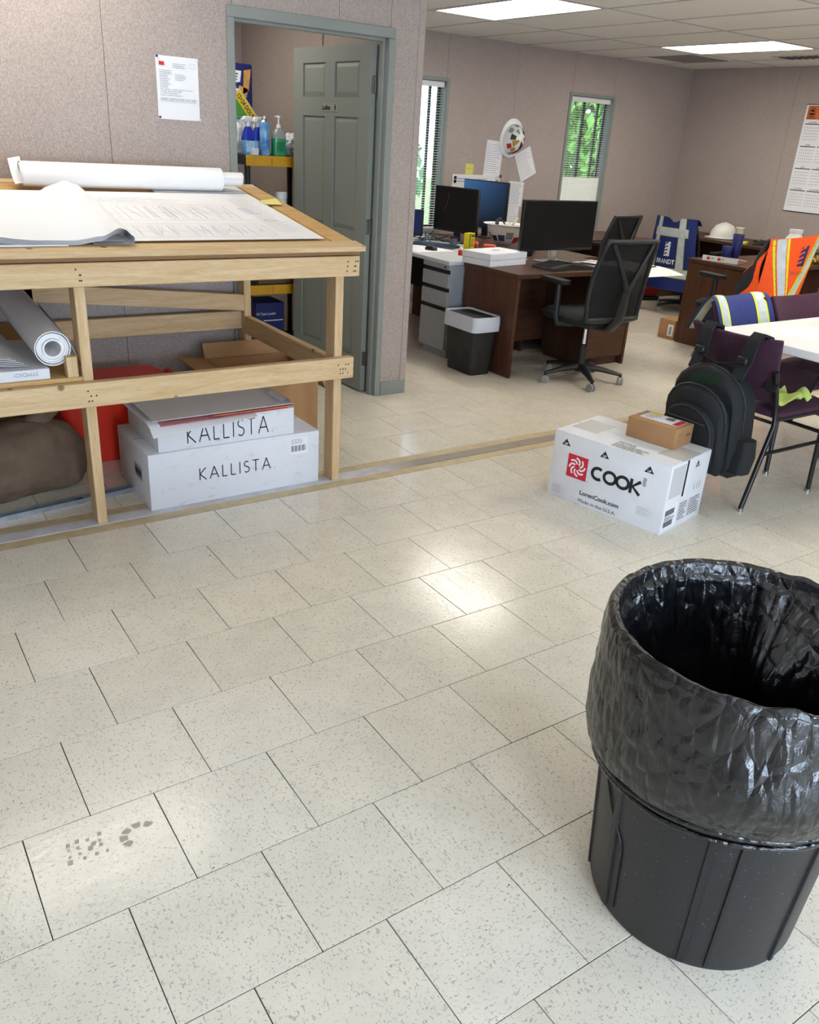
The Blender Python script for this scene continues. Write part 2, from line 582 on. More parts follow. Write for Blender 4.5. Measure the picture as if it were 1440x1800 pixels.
floor = struct(MB().box(XL, XR, YN, YF, -0.08, -0.0032).build('floor', M_GROUT))
g = 0.0011
tile_me = MB().box(-T / 2 + g, T / 2 - g, -T / 2 + g, T / 2 - g, -0.003, 0.0).mesh('floor_tile', bevel=0.0006, seg=1)
cells = []
for v in range(-16, 5):
    half = 0.0 if v % 2 else 0.5
    for u in range(-6, 30):
        cells.append(((u + half + 0.5) * T, (v + 0.5) * T, YN, 1.524))
for k in range(-1, 12):
    half = 0.0 if k % 2 else 0.5
    for u in range(-16, 22):
        cells.append((2.56 + (u + half + 0.5) * T, 2.033 + (k + 0.5) * T, 1.728, YF))
inside, rest = [], []
for (x, y, ya, yb) in cells:
    if x + T / 2 < XL or x - T / 2 > XR or y + T / 2 < ya or y - T / 2 > yb:
        continue
    px, py, dz = project((x, y, 0))
    whole = x - T / 2 > XL - 0.001 and x + T / 2 < XR and y - T / 2 > ya - 0.001 and y + T / 2 < yb + 0.001
    seen = -110 < px < 1550 and 550 < py < 1950
    # floor hidden behind the partition and inside the washroom
    if y > YW + 0.2 and x < 1.6:
        seen = False
    if seen and whole:
        inside.append((dz, x, y))
    else:
        rest.append((x, y, ya, yb))
inside.sort()
rt = random.Random(3)
for i, (dz, x, y) in enumerate(inside):
    if i < 298:
        o = link('floor_tile', tile_me, M_TILE, floor, (x, y, 0.0), (rt.uniform(-0.002, 0.002), rt.uniform(-0.002, 0.002), rt.choice((0, PI / 2, PI, -PI / 2))))
    else:
        rest.append((x, y, -9, 9))
mb = MB()
for (x, y, ya, yb) in rest:
    mb.box(max(x - T / 2 + g, XL), min(x + T / 2 - g, XR), max(y - T / 2 + g, ya), min(y + T / 2 - g, yb), -0.003, 0.0)
o = mb.build('floor_tiles_beyond', M_TILE, floor); o['kind'] = 'stuff'
# dried muddy boot print
bpx, bpy_ = 0.235, -0.115
fpr = []
for q in range(5):
    a_ = 200 - q * 42
    fpr.append([(bpx + r_ * math.cos(math.radians(a_ + d_)) * 1.0, bpy_ + r_ * math.sin(math.radians(a_ + d_)) * 0.8) for r_, d_ in ((0.028, 0), (0.028, 28), (0.046, 28), (0.046, 0))])
rf = random.Random(12)
for q in range(16):
    x_, y_ = bpx - 0.08 - 0.024 * (q % 4) + rf.uniform(-0.006, 0.006), bpy_ + 0.045 - 0.018 * (q // 4) + rf.uniform(-0.004, 0.004)
    s_ = rf.uniform(0.003, 0.007)
    fpr.append([(x_ - s_, y_ - s_ * 0.7), (x_ + s_ * 0.6, y_ - s_), (x_ + s_, y_ + s_ * 0.8), (x_ - s_ * 0.5, y_ + s_)])
fo = polys2d('dried_boot_print', fpr, (0, 0, 0.0012), (1, 0, 0), (0, 1, 0), mk('dried_mud', (184, 175, 160), 0.8), floor, 0.0)
fo['kind'] = 'stuff'
# tan cut pieces either side of the joint where the two halves of the trailer meet
MB().box(XL, XR, 1.5262, 1.586, -0.003, 0.0).build('cut_edge_strip', M_TAN, floor)
MB().box(XL, XR, 1.666, 1.727, -0.003, 0.0).build('cut_edge_strip', M_TAN, floor)
m, nt, b = node_mat('worn_grey_threshold')
tc = N(nt, 'ShaderNodeTexCoord')
sx = N(nt, 'ShaderNodeSeparateXYZ', {0: tc.outputs['Object']})
f = ramp(nt, sx.outputs['X'], 1.95, 2.2)
n1 = N(nt, 'ShaderNodeTexNoise', {'Vector': tc.outputs['Object'], 'Scale': 14.0, 'Detail': 5})
f2 = ramp(nt, n1.outputs['Fac'], 0.4, 0.66)
c = mixc(nt, f, lin((205, 206, 212)), lin((150, 140, 128)))
c = mixc(nt, N(nt, 'ShaderNodeMath', {0: f2, 1: 0.4}, operation='MULTIPLY').outputs[0], c, lin((172, 158, 138)))
nt.links.new(c, b.inputs['Base Color']); b.inputs['Roughness'].default_value = 0.55
struct(MB().box(XL, XR, 1.588, 1.664, -0.003, 0.002).build('trim_1', m, bevel=0.001, seg=1))

def panel_wall(name, rects, fmap, thick, core_mat=M_WALL, gap=0.0012):
    """rects (a0,a1,z0,z1) are the covering panels; fmap(a, d, z) puts a point on the wall, d = depth behind the face"""
    rects = [(a0, a1, z0, HC + 0.012 if z1 == HC else z1) for a0, a1, z0, z1 in rects]
    core = MB()
    for a0, a1, z0, z1 in rects:
        core.hexa([fmap(a0, thick, z0), fmap(a1, thick, z0), fmap(a1, 0.006, z0), fmap(a0, 0.006, z0),
                   fmap(a0, thick, z1), fmap(a1, thick, z1), fmap(a1, 0.006, z1), fmap(a0, 0.006, z1)])
    w = struct(core.build(name, MATS.get('panel_joint') or mk('panel_joint', (118, 108, 102), 0.8)))
    for a0, a1, z0, z1 in rects:
        MB().hexa([fmap(a0 + gap, 0.006, z0), fmap(a1 - gap, 0.006, z0), fmap(a1 - gap, 0, z0), fmap(a0 + gap, 0, z0),
                   fmap(a0 + gap, 0.006, z1), fmap(a1 - gap, 0.006, z1), fmap(a1 - gap, 0, z1), fmap(a0 + gap, 0, z1)]).build('wall_panel', core_mat, w)
    return w

wm = panel_wall('wall_middle', [(XL, -0.13, 0, HC), (-0.13, 1.09, 0, HC), (1.09, 1.715, 0, HC), (1.715, 2.31, 2.03, HC), (2.31, 2.63, 2.03, HC), (2.63, XE, 0, HC)],
                lambda a, d, z: (a, YW + d, z), 0.10)
MB().box(2.812, XE + 0.004, YW - 0.004, YW + 0.0, 0.0, HC).build('corner_batten', M_WALL, wm, bevel=0.001, seg=1)
# washroom: right, back and left walls
ww = struct(MB().box(2.78, XE, YW + 0.1, YF, 0, HC + 0.012).build('wall_washroom_right', M_WALL))
MB().box(2.7755, 2.781, 3.781, 3.789, 0.0, HC).build('seam_batten', mk('panel_joint', (118, 108, 102), 0.8), ww)
struct(MB().box(1.3, 2.78, YB, YB + 0.08, 0, HC + 0.012).build('wall_washroom_back', M_WALL))
struct(MB().box(1.24, 1.30, YW + 0.1, YB, 0, HC + 0.012).build('wall_washroom_left', M_WALL))
# baseboards
struct(MB().box(2.662, XE + 0.002, YW - 0.010, YW, 0.0, 0.085).build('baseboard_middle', M_TRIMG, bevel=0.002, seg=1))
struct(MB().box(XL, 1.68, YW - 0.010, YW, 0.0, 0.085).build('baseboard_nook', M_TRIMG, bevel=0.002, seg=1))
struct(MB().box(XE, XR, YF - 0.010, YF, 0.0, 0.085).build('baseboard_back', M_TRIMG, bevel=0.002, seg=1))
struct(MB().box(XR - 0.010, XR, YN, YF - 0.01, 0.0, 0.085).build('baseboard_right', M_TRIMG, bevel=0.002, seg=1))

# back wall with two window openings
W1 = (4.355, 4.962, 0.70, 2.012)
W2 = (6.562, 7.168, 0.70, 2.012)
panel_wall('wall_back', [(XE, 3.64, 0, HC), (3.64, W1[0], 0, HC), (W1[0], W1[1], 0, W1[2]), (W1[0], W1[1], W1[3], HC), (W1[1], 5.80, 0, HC), (5.80, W2[0], 0, HC),
                         (W2[0], W2[1], 0, W2[2]), (W2[0], W2[1], W2[3], HC), (W2[1], XR + 0.0062, 0, HC)], lambda a, d, z: (a, YF + d, z), 0.11)
struct(MB().box(1.24, XE, YF, YF + 0.11, 0, HC + 0.012).build('wall_washroom_outer', M_WALL))
panel_wall('wall_right', [(YN, -3.2, 0, HC), (-3.2, -2.0, 0, HC), (-2.0, -0.80, 0, HC), (-0.80, 0.41, 0, HC), (0.41, 1.63, 0, HC), (1.63, 2.85, 0, HC), (2.85, 4.07, 0, HC), (4.07, YF + 0.11, 0, HC)],
           lambda a, d, z: (XR + d, a, z), 0.11)
struct(MB().box(XL - 0.1, XL, YN, YW, 0, HC + 0.012).build('wall_left', M_WALL))
nw = MB()
for a0, a1, z0, z1 in [(XL, -0.62, 0, HC), (-0.62, 0.32, 2.05, HC), (0.32, 1.3, 0, HC), (1.3, 2.5, 0, 0.75), (1.3, 2.5, 1.95, HC), (2.5, XR, 0, HC)]:
    nw.box(a0, a1, YN - 0.1, YN, z0, z1 + (0.012 if z1 == HC else 0))
struct(nw.build('wall_near', M_WALL))

# ceiling: tiles in a T-bar grid
ceil = struct(MB().box(XL - 0.1, XR + 0.12, YN - 0.1, YF + 0.12, HC + 0.012, HC + 0.08).build('ceiling', M_CEIL))
GX = [3.97 + 0.63 * k for k in range(-3, 8)]
GX = [max(XE, 2.08)] + [x for x in GX if x > XE + 0.1 and x < XR - 0.05] + [XR]
GY = [0.64, 1.87, 3.10, 4.33, YF]
LIGHT_CELLS = {}
for i in range(len(GX) - 1):
    for j in range(len(GY) - 1):
        key = (round(GX[i], 2), round(GY[j], 2))
        if key in ((3.97, 3.10), (6.49, 3.10)):
            LIGHT_CELLS[key] = (GX[i], GX[i + 1], GY[j], GY[j + 1]); continue
        MB().box(GX[i] + 0.006, GX[i + 1] - 0.006, GY[j] + 0.006, GY[j + 1] - 0.006, HC, HC + 0.012).build('ceiling_tile', M_CEIL, ceil)
for x in GX[1:-1]:
    MB().box(x - 0.011, x + 0.011, GY[0], YF, HC - 0.003, HC + 0.004).build('grid_bar', M_TBAR, ceil)
for y in GY[:-1]:
    MB().box(GX[0], XR, y - 0.011, y + 0.011, HC - 0.0026, HC + 0.004).build('grid_bar', M_TBAR, ceil)
m, nt, b = node_mat('lit_diffuser')
b.inputs['Base Color'].default_value = (0.9, 0.9, 0.9, 1)
b.inputs['Emission Color'].default_value = (1.0, 0.94, 0.85, 1)
b.inputs['Emission Strength'].default_value = LAMP
M_LIT = m
M_DIM = MATS['lit_diffuser'].copy(); M_DIM.name = 'lit_diffuser_half'  # weaker copy of the diffuser, dimmed so the tabletop does not blow out
M_DIM.node_tree.nodes['Principled BSDF'].inputs['Emission Strength'].default_value = LAMP * 0.5
def troffer(x0, x1, y0, y1, label, lit=None):
    t = thing('ceiling_light', label, 'light', ((x0 + x1) / 2, (y0 + y1) / 2, HC), 0, 'recessed ceiling lights')
    w, d = (x1 - x0) / 2 - 0.012, (y1 - y0) / 2 - 0.012
    fr = MB()
    for a in ((-w, w, -d, -d + 0.022), (-w, w, d - 0.022, d), (-w, -w + 0.022, -d + 0.022, d - 0.022), (w - 0.022, w, -d + 0.022, d - 0.022)):
        fr.box(a[0], a[1], a[2], a[3], -0.004, 0.011)
    fr.build('frame', M_TBAR, t)
    MB().box(-w + 0.022, w - 0.022, -d + 0.022, d - 0.022, 0.0, 0.010).build('diffuser', lit or M_LIT, t)
for k, lab in (((3.97, 3.10), 'lit ceiling panel over the desks by the narrow window next to the whiteboard'), ((6.49, 3.10), 'lit ceiling panel over the corner desks near the wall calendar')):
    troffer(*LIGHT_CELLS[k], lab)
troffer(0.0, 1.22, 1.93, 2.55, 'lit ceiling panel above the timber drafting table', M_DIM)
troffer(1.62, 2.23, 3.3, 4.52, 'unseen dim ceiling panel added to brighten the washroom', M_DIM)  # added lamp, out of view, lifts the dark washroom
troffer(4.3, 4.91, 0.0, 1.22, 'unseen lit ceiling panel added over the white folding table')  # added out of view to light the far desks
troffer(6.6, 7.21, 0.0, 1.22, 'unseen lit ceiling panel added over the floor beyond the folding table')  # another added lamp out of view, brightens the far end
# air grille in the ceiling next to the corner light
t = thing('ceiling_vent', 'dark slatted air vent in the ceiling beside the lit panel', 'vent', (7.63, 3.55, HC), 0)
MB().box(-0.12, 0.12, -0.28, 0.28, -0.004, 0.0).build('frame', M_TBAR, t, bevel=0.001, seg=1)
for k in range(7):
    MB().box(-0.10, 0.10, -0.24 + k * 0.07, -0.205 + k * 0.07, -0.009, -0.004).build('slat', mk('vent_dark', (70, 70, 70), 0.6), t)
t = thing('ceiling_vent', 'grey perforated return air grille flat in the ceiling near the corner', 'vent', (7.41, 4.72, HC), 0)
MB().box(-0.29, 0.29, -0.27, 0.27, -0.005, 0.0).build('grille', mk('return_grille', (138, 135, 130), 0.7, noise=(90, 0.2)), t, bevel=0.001, seg=1)

# ---------------------------------------------------------------- washroom door
tr = MB()
yf = YW - 0.014
for (a, b_) in ((1.685, 1.724), (2.617, 2.658)):
    tr.box(a, b_, yf, YW + 0.114, 0.0, 2.005)
tr.box(1.685, 2.658, yf, YW + 0.114, 2.005, 2.056)
df = struct(tr.build('trim_2', M_TRIMG, bevel=0.003, seg=1))
st = MB()
st.box(1.724, 1.738, YW + 0.03, YW + 0.065, 0, 1.991); st.box(2.603, 2.617, YW + 0.03, YW + 0.065, 0, 1.991); st.box(1.724, 2.617, YW + 0.03, YW + 0.065, 1.991, 2.005)
st.build('door_stop', M_TRIMG, df)
HX, HY = 2.607, YW + 0.098
door = bpy.data.objects.new('door_1', None); COL.objects.link(door); struct(door)
door.location = (HX, HY, 0.0)
door.rotation_euler = (0, 0, math.radians(-87.0))
# local: leaf runs along -x from the hinge when shut, visible face at y=-0.035
DW, DH = 0.865, 1.985
leaf = MB()
def leafbox(x0, x1, z0, z1, y0=-0.035, y1=0.0):
    leaf.box(-x1, -x0, y0, y1, z0, z1)
panels = []
st_w, mid_w = 0.115, 0.105
pw = (DW - 2 * st_w - mid_w) / 2
rows = [(0.22, 0.83), (0.98, 1.61), (1.715, 1.90)]
zs = [0.012] + [z for r in rows for z in r] + [DH]
leafbox(0, st_w, 0.012, DH); leafbox(DW - st_w, DW, 0.012, DH); leafbox(st_w + pw, st_w + pw + mid_w, 0.012, DH)
for x0 in (st_w, st_w + pw + mid_w):
    for z0, z1 in ((0.012, 0.22), (0.83, 0.98), (1.61, 1.715), (1.90, DH)):
        leafbox(x0, x0 + pw, z0, z1)
leaf.build('door_leaf', M_DOOR, door)
for x0 in (st_w, st_w + pw + mid_w):
    for z0, z1 in rows:
        p = MB()
        a0, a1 = -(x0 + pw), -x0
        i = 0.028
        for ys, yt, yo in ((-0.024, -0.031, 1), (-0.011, -0.004, -1)):
            p.hexa([(a0, ys, z0), (a1, ys, z0), (a1, ys, z1), (a0, ys, z1), (a0 + i, yt, z0 + i), (a1 - i, yt, z0 + i), (a1 - i, yt, z1 - i), (a0 + i, yt, z1 - i)])
        p.box(a0, a1, -0.024, -0.011, z0, z1)
        p.build('door_panel', M_DOOR, door)
for hz in (0.22, 1.02, 1.78):
    h = MB().tube([(0.004, 0.008, hz - 0.045), (0.004, 0.008, hz + 0.045)], 0.0065, 8)
    h.box(-0.004, 0.0005, -0.03, 0.004, hz - 0.045, hz + 0.045)
    h.box(0.0095, 0.012, -0.01, 0.03, hz - 0.045, hz + 0.045)
    h.build('hinge', M_STEEL, door, smooth=40)
kn = MB().lathe([(0.026, 0), (0.026, 0.004), (0.011, 0.006), (0.011, 0.03), (0.026, 0.042), (0.026, 0.058), (0.012, 0.066)], 16, (-DW + 0.06, -0.035, 0.93), Matrix.Rotation(PI / 2, 3, 'X'))
kn.build('knob', M_STEEL, door, smooth=40)
sg = MB().box(-0.52, -0.345, -0.0375, -0.035, 1.635, 1.682).build('door_sign', mk('sign_plate', (146, 150, 140), 0.5), door)
text('lettering', 'Ladies', 0.038, (-0.512, -0.0375, 1.645), (1, 0, 0), (0, 0, 1), M_INK, sg, bold=0.0012)
polys2d('figure_icon', [rect(-0.368, 1.645, -0.364, 1.66), rect(-0.361, 1.645, -0.357, 1.66), [(-0.373, 1.656), (-0.352, 1.656), (-0.3585, 1.668), (-0.3665, 1.668)], arc(-0.3625, 1.672, 0.004, 0, 330, 8)],
        (0, -0.0375, 0), (1, 0, 0), (0, 0, 1), M_INK, sg)

# ---------------------------------------------------------------- windows and blinds
M_GLASS = mk('window_glass', (255, 255, 255), 0.0, trans=1.0, spec=0.3)
M_SASH = mk('bronze_sash', (40, 38, 36), 0.5)
M_SLAT = mk('blind_slat', (240, 238, 228), 0.5)
def window(n, W, closed_below):
    x0, x1, z0, z1 = W
    c = MB()
    for a in ((x0 - 0.03, x0, z0 - 0.03, z1 + 0.03), (x1, x1 + 0.03, z0 - 0.03, z1 + 0.03), (x0, x1, z1, z1 + 0.03), (x0, x1, z0 - 0.03, z0)):
        c.box(a[0], a[1], YF - 0.012, YF + 0.0, a[2], a[3])
    w = struct(c.build('window_%d' % n, M_TRIMG))
    rv = MB()
    rv.box(x0, x0 + 0.004, YF, YF + 0.11, z0, z1); rv.box(x1 - 0.004, x1, YF, YF + 0.11, z0, z1); rv.box(x0, x1, YF, YF + 0.11, z1 - 0.004, z1); rv.box(x0, x1, YF, YF + 0.11, z0, z0 + 0.004)
    rv.build('reveal', M_TRIMG, w)
    sh = MB()
    xm = x0 + 0.46 * (x1 - x0)
    for a in ((x0, x0 + 0.035), (x1 - 0.035, x1), (xm - 0.018, xm + 0.018), (x1 - 0.135, x1 - 0.11)):
        sh.box(a[0], a[1], YF + 0.085, YF + 0.105, z0, z1)
    for a in ((z0, z0 + 0.04), (z1 - 0.04, z1)):
        sh.box(x0, x1, YF + 0.085, YF + 0.105, a[0], a[1])
    sh.build('sash', M_SASH, w)
    MB().box(x0 + 0.03, x1 - 0.03, YF + 0.092, YF + 0.096, z0 + 0.035, z1 - 0.035).build('pane', M_GLASS, w)
def blind(label, W, closed_below, tilt):
    x0, x1, z0, z1 = W
    xa, xb, y = x0 + 0.012, x1 - 0.012, YF + 0.034
    t = thing('window_blind', label, 'blind', ((xa + xb) / 2, y, z0), 0, 'horizontal window blinds')
    w = (xb - xa) / 2
    hh = z1 - z0
    MB().box(-w, w, -0.016, 0.016, hh - 0.052, hh - 0.006).build('head_rail', M_WHITEP, t, bevel=0.002, seg=1)
    def slat_mesh(ang):
        c, s_ = math.cos(ang), math.sin(ang)
        mb = MB()
        pr = [(-0.0125, -0.0008), (-0.006, 0.0009), (0, 0.0015), (0.006, 0.0009), (0.0125, -0.0008)]
        pts = [(c * a - s_ * b, s_ * a + c * b) for a, b in pr]
        pts2 = [(c * a - s_ * (b - 0.0007), s_ * a + c * (b - 0.0007)) for a, b in pr][::-1]
        n = len(pts) * 2
        for x in (-w + 0.004, w - 0.004):
            mb.v += [(x, p[0], p[1]) for p in pts + pts2]
        mb.f.append(tuple(range(n))[::-1]); mb.f.append(tuple(range(n, 2 * n)))
        for i in range(n):
            mb.f.append((i, (i + 1) % n, n + (i + 1) % n, n + i))
        return mb.mesh('slat', smooth=50)
    open_me, shut_me = slat_mesh(tilt), slat_mesh(1.1)
    for me in (open_me, shut_me):
        me.materials.append(M_SLAT)
    z = hh - 0.075
    while z > 0.03:
        me = shut_me if z + z0 < closed_below else open_me
        link('slat', me, M_SLAT, t, (0, 0, z))
        z -= 0.0225
    MB().box(-w, w, -0.013, 0.013, 0.008, 0.022).build('bottom_rail', M_WHITEP, t)
    for x in (-w + 0.09, w - 0.09):
        MB().tube([(x, -0.015, 0.02), (x, -0.015, hh - 0.05)], 0.0011, 5).build('ladder_cord', M_WHITEP, t)
window(1, W1, 0.3); window(2, W2, 1.2)
blind('white horizontal blind open on the narrow window next to the partition end', W1, 0.0, 0.12)
blind('cream horizontal blind with its lower slats closed on the window near the corner', W2, 1.22, 0.05)

# ---------------------------------------------------------------- outdoors seen through the windows
M_LEAFS = [mk('leaf_green_a', (74, 124, 40), 0.6, noise=(3, 0.3)), mk('leaf_green_b', (104, 150, 60), 0.6, noise=(3, 0.3)), mk('leaf_green_c', (88, 138, 92), 0.6, noise=(3, 0.3))]
M_BARK = mk('bark', (84, 66, 50), 0.9, noise=(20, 0.3))
gr = struct(MB().box(-6, 30, YF + 0.3, 40, -0.75, -0.6).build('ground_outside', mk('grass_ground', (92, 124, 60), 0.9, noise=(2, 0.25))))
def tree(label, x, y, crown, r, rz, mat, n, seed):
    rg = random.Random(seed)
    t = thing('tree', label, 'tree', (x, y, -0.6), 0, 'trees outside the windows')
    tk = MB().tube([(0, 0, 0), (0.05, 0.02, crown * 0.5), (0, 0.05, crown)], [0.16, 0.12, 0.05], 8)
    for k in range(5):
        a = k * 1.3
        tk.tube([(0.03, 0.02, crown * 0.55), (0.5 * r * math.cos(a), 0.5 * r * math.sin(a), crown + 0.3 * rz)], [0.05, 0.015], 5)
    tk.build('trunk', M_BARK, t, smooth=60)
    lf = MB()
    for k in range(n):
        a, b_ = rg.uniform(0, 2 * PI), math.acos(rg.uniform(-1, 1))
        q = rg.uniform(0.45, 1.0) ** 0.5 * (1 + 0.18 * math.sin(3 * a + seed) * math.sin(4 * b_))
        p = Vector((r * q * math.sin(b_) * math.cos(a), r * q * math.sin(b_) * math.sin(a), crown + rz * q * math.cos(b_)))
        s_ = rg.uniform(0.07, 0.16)
        R = Euler((rg.uniform(0, 6), rg.uniform(0, 6), rg.uniform(0, 6))).to_matrix()
        lf.quad(*[p + R @ Vector(c_) * s_ for c_ in ((-1, 0, 0), (0, -0.5, 0), (1, 0, 0), (0, 0.5, 0))])
    o = lf.build('foliage', mat, t); o['kind'] = 'stuff'
tree('leafy green tree outside the window near the corner', 11.6, 9.8, 2.6, 1.5, 2.0, M_LEAFS[1], 5200, 1)
tree('darker green tree outside, behind the lighter tree by the corner window', 14.2, 12.6, 2.6, 2.0, 2.6, M_LEAFS[0], 4200, 2)
tree('pale bluish green tree outside the window next to the partition', 7.55, 11.4, 2.0, 1.0, 1.7, M_LEAFS[2], 1800, 3)

# ================================================================== DRAFTING TABLE
from mathutils import noise as mn
def W(o):
    return (-o.location.x, -o.location.y, -o.location.z)
X, Zv = (1, 0, 0), (0, 0, 1)

tb = thing('drafting_table', 'tall sloped timber drafting table built from pine studs and plywood', 'table', (0.57, 2.13, 0))
o0 = W(tb)
SL = 0.14
def tz(y):
    return 1.09 + (y - 1.56) * SL
def slab(x0, x1, y0, y1, dz0, dz1):
    return MB().hexa([(x0, y0, tz(y0) + dz0), (x1, y0, tz(y0) + dz0), (x1, y1, tz(y1) + dz0), (x0, y1, tz(y1) + dz0),
                      (x0, y0, tz(y0) + dz1), (x1, y0, tz(y0) + dz1), (x1, y1, tz(y1) + dz1), (x0, y1, tz(y1) + dz1)])
slab(-0.64, 1.79, 1.575, 2.70, -0.042, -0.022).build('plywood_deck', M_PLYE, tb, o0)
slab(-0.64, 1.785, 1.640, 2.64, -0.022, -0.006).build('tabletop', M_PLY, tb, o0, bevel=0.001, seg=1)
slab(-0.65, 1.805, 1.548, 1.640, -0.022, 0.0).build('edge_board', M_PINEX, tb, o0, bevel=0.002, seg=1)
slab(1.690, 1.792, 1.640, 2.64, -0.006, -0.001).build('edge_board', M_PLY, tb, o0, bevel=0.001, seg=1)
slab(-0.65, 1.795, 2.64, 2.706, -0.022, 0.0).build('edge_board', M_PINEX, tb, o0, bevel=0.002, seg=1)
def stud(name, x0, x1, y0, y1, z0, z1, mat):
    return MB().box(x0, x1, y0, y1, z0, z1).build(name, mat, tb, o0, bevel=0.003, seg=1)
r1 = stud('front_rail', -0.65, 1.785, 1.562, 1.600, 0.962, 1.047, M_PINEX)
r2 = stud('lower_front_rail', -0.65, 1.770, 1.562, 1.600, 0.510, 0.606, M_PINEX)
for px in (-0.625, 0.597, 1.690):
    stud('leg', px, px + 0.040, 1.600, 1.684, 0.0, 1.045, M_PINEZ)
    stud('rear_leg', px, px + 0.040, 2.602, 2.688, 0.0, tz(2.602) - 0.045, M_PINEZ)
    stud('side_rail', px + 0.001, px + 0.039, 1.684, 2.602, 0.495, 0.590, M_PINEY)
stud('lower_rear_rail', -0.625, 1.690, 2.640, 2.678, 0.515, 0.612, M_PINEX)
br = MB().hexa([(-0.6, 2.602, 0.83), (1.69, 2.602, 0.617), (1.69, 2.64, 0.617), (-0.6, 2.64, 0.83), (-0.6, 2.602, 0.915), (1.69, 2.602, 0.703), (1.69, 2.64, 0.703), (-0.6, 2.64, 0.915)])
br.build('rear_brace', M_PINEX, tb, o0, bevel=0.003, seg=1)
MB().box(-0.62, 0.596, 1.602, 2.60, 0.606, 0.622).build('lower_shelf', M_PLY, tb, o0)
MB().box(0.545, 0.585, 1.604, 1.660, 0.622, 0.70).build('cleat', M_PINEZ, tb, o0, bevel=0.002, seg=1)
# screw heads
scr = mk('dark_screw', (40, 30, 22), 0.6)
rg = random.Random(5)
spots = [(r1, x, z) for x in (1.72, 1.755, 1.765, 0.61, 0.62, 1.5, 1.35) for z in (0.985, 1.005, 1.025)][:14] + [(r2, x, z) for x in (1.70, 1.72, 1.735, 0.61, 0.625, 1.3) for z in (0.535, 0.555, 0.575)][:14]
for par, x, z in spots:
    MB().lathe([(0.0034, 0), (0.0034, 0.0008), (0.001, 0.001)], 8, (x + rg.uniform(-0.01, 0.01), 1.562, z), Matrix.Rotation(PI / 2, 3, 'X')).build('screw', scr, par)

# ---- plans lying on the table
def slope_sheet(name, label, x0, x1, y0, y1, lift, mat, cat='plans', wav=0.0):
    t = thing(name, label, cat, ((x0 + x1) / 2, (y0 + y1) / 2, tz((y0 + y1) / 2) + lift))
    fn = lambda u, v: (x0 + (x1 - x0) * u, y0 + (y1 - y0) * v, tz(y0 + (y1 - y0) * v) + lift + wav * math.sin(5 * u + 2 * v) * u * (1 - v))
    MB().shell(fn, 14, 10, 0.0015).build('sheet', mat, t, W(t), smooth=40)
    return t
sh = slope_sheet('floor_plan_sheet', 'large printed floor plan sheet lying flat on the drafting table', 0.42, 1.662, 1.662, 2.46, 0.0045, M_PAPERW)
rp = random.Random(11)
pp, pg = [], []
for row, (ya, yb) in enumerate(((0.06, 0.22), (0.32, 0.55))):
    x = 0.08
    while x < 1.0:
        wdt = rp.uniform(0.045, 0.09)
        pp += stroke([(x, ya), (x + wdt, ya), (x + wdt, yb), (x, yb)], 0.0022, True)
        pp += stroke([(x, ya + (yb - ya) * 0.45), (x + wdt, ya + (yb - ya) * 0.45)], 0.0018)
        for k in range(3):
            pg += stroke([(x + wdt * rp.random(), ya + 0.02), (x + wdt * rp.random(), yb - 0.02)], 0.0014)
        x += wdt + rp.choice((0.0, 0.0, 0.012))
    pp += stroke([(0.05, ya - 0.02), (1.04, ya - 0.02)], 0.002) + stroke([(0.05, yb + 0.025), (1.04, yb + 0.025)], 0.0018)
pg += lines_print(rp, 0.10, 0.60, 0.95, 0.70, 5, 0.003)
pg += lines_print(rp, 1.08, 0.10, 1.20, 0.70, 26, 0.003)
fo = (0.42 - sh.location.x, 1.662 - sh.location.y, tz(1.662) + 0.0045 - sh.location.z)
sd = (0, 1, SL)
polys2d('plan_lines', pp, fo, X, sd, M_INKL, sh, 0.0006)
polys2d('plan_notes', pg, fo, X, sd, M_INKL, sh, 0.0006)['kind'] = 'stuff'
polys2d('pen_marks', stroke(arc(1.13, 0.30, 0.03, 0, 340, 14, 0.016), 0.002) + lines_print(rp, 1.06, 0.40, 1.14, 0.52, 4, 0.004), fo, X, sd, M_INKB, sh, 0.0007)
s2 = slope_sheet('plan_sheet', 'smaller printed plan sheet with black border lines behind the large plan', 1.20, 1.665, 2.475, 2.632, 0.0045, M_PAPERW)
f2_ = (1.20 - s2.location.x, 2.475 - s2.location.y, tz(2.475) + 0.0045 - s2.location.z)
polys2d('border_lines', stroke([(0.28, 0.14), (0.36, 0.03)], 0.004) + stroke([(0.30, 0.14), (0.44, 0.05)], 0.003), f2_, X, sd, M_INK, s2)
polys2d('plan_notes', lines_print(rp, 0.3, 0.02, 0.44, 0.12, 6, 0.003), f2_, X, sd, M_INKG, s2)
stn = thing('sticky_note', 'crumpled yellow sticky note on the right edge of the drafting table', 'note', (1.70, 2.28, tz(2.28) + 0.007))
MB().shell(lambda u, v: (-0.045 + 0.09 * u, -0.035 + 0.07 * v, SL * (-0.035 + 0.07 * v) + 0.012 * u * v), 6, 6, 0.0008).build('paper', mk('yellow_note', (232, 222, 130), 0.7), stn, smooth=40)

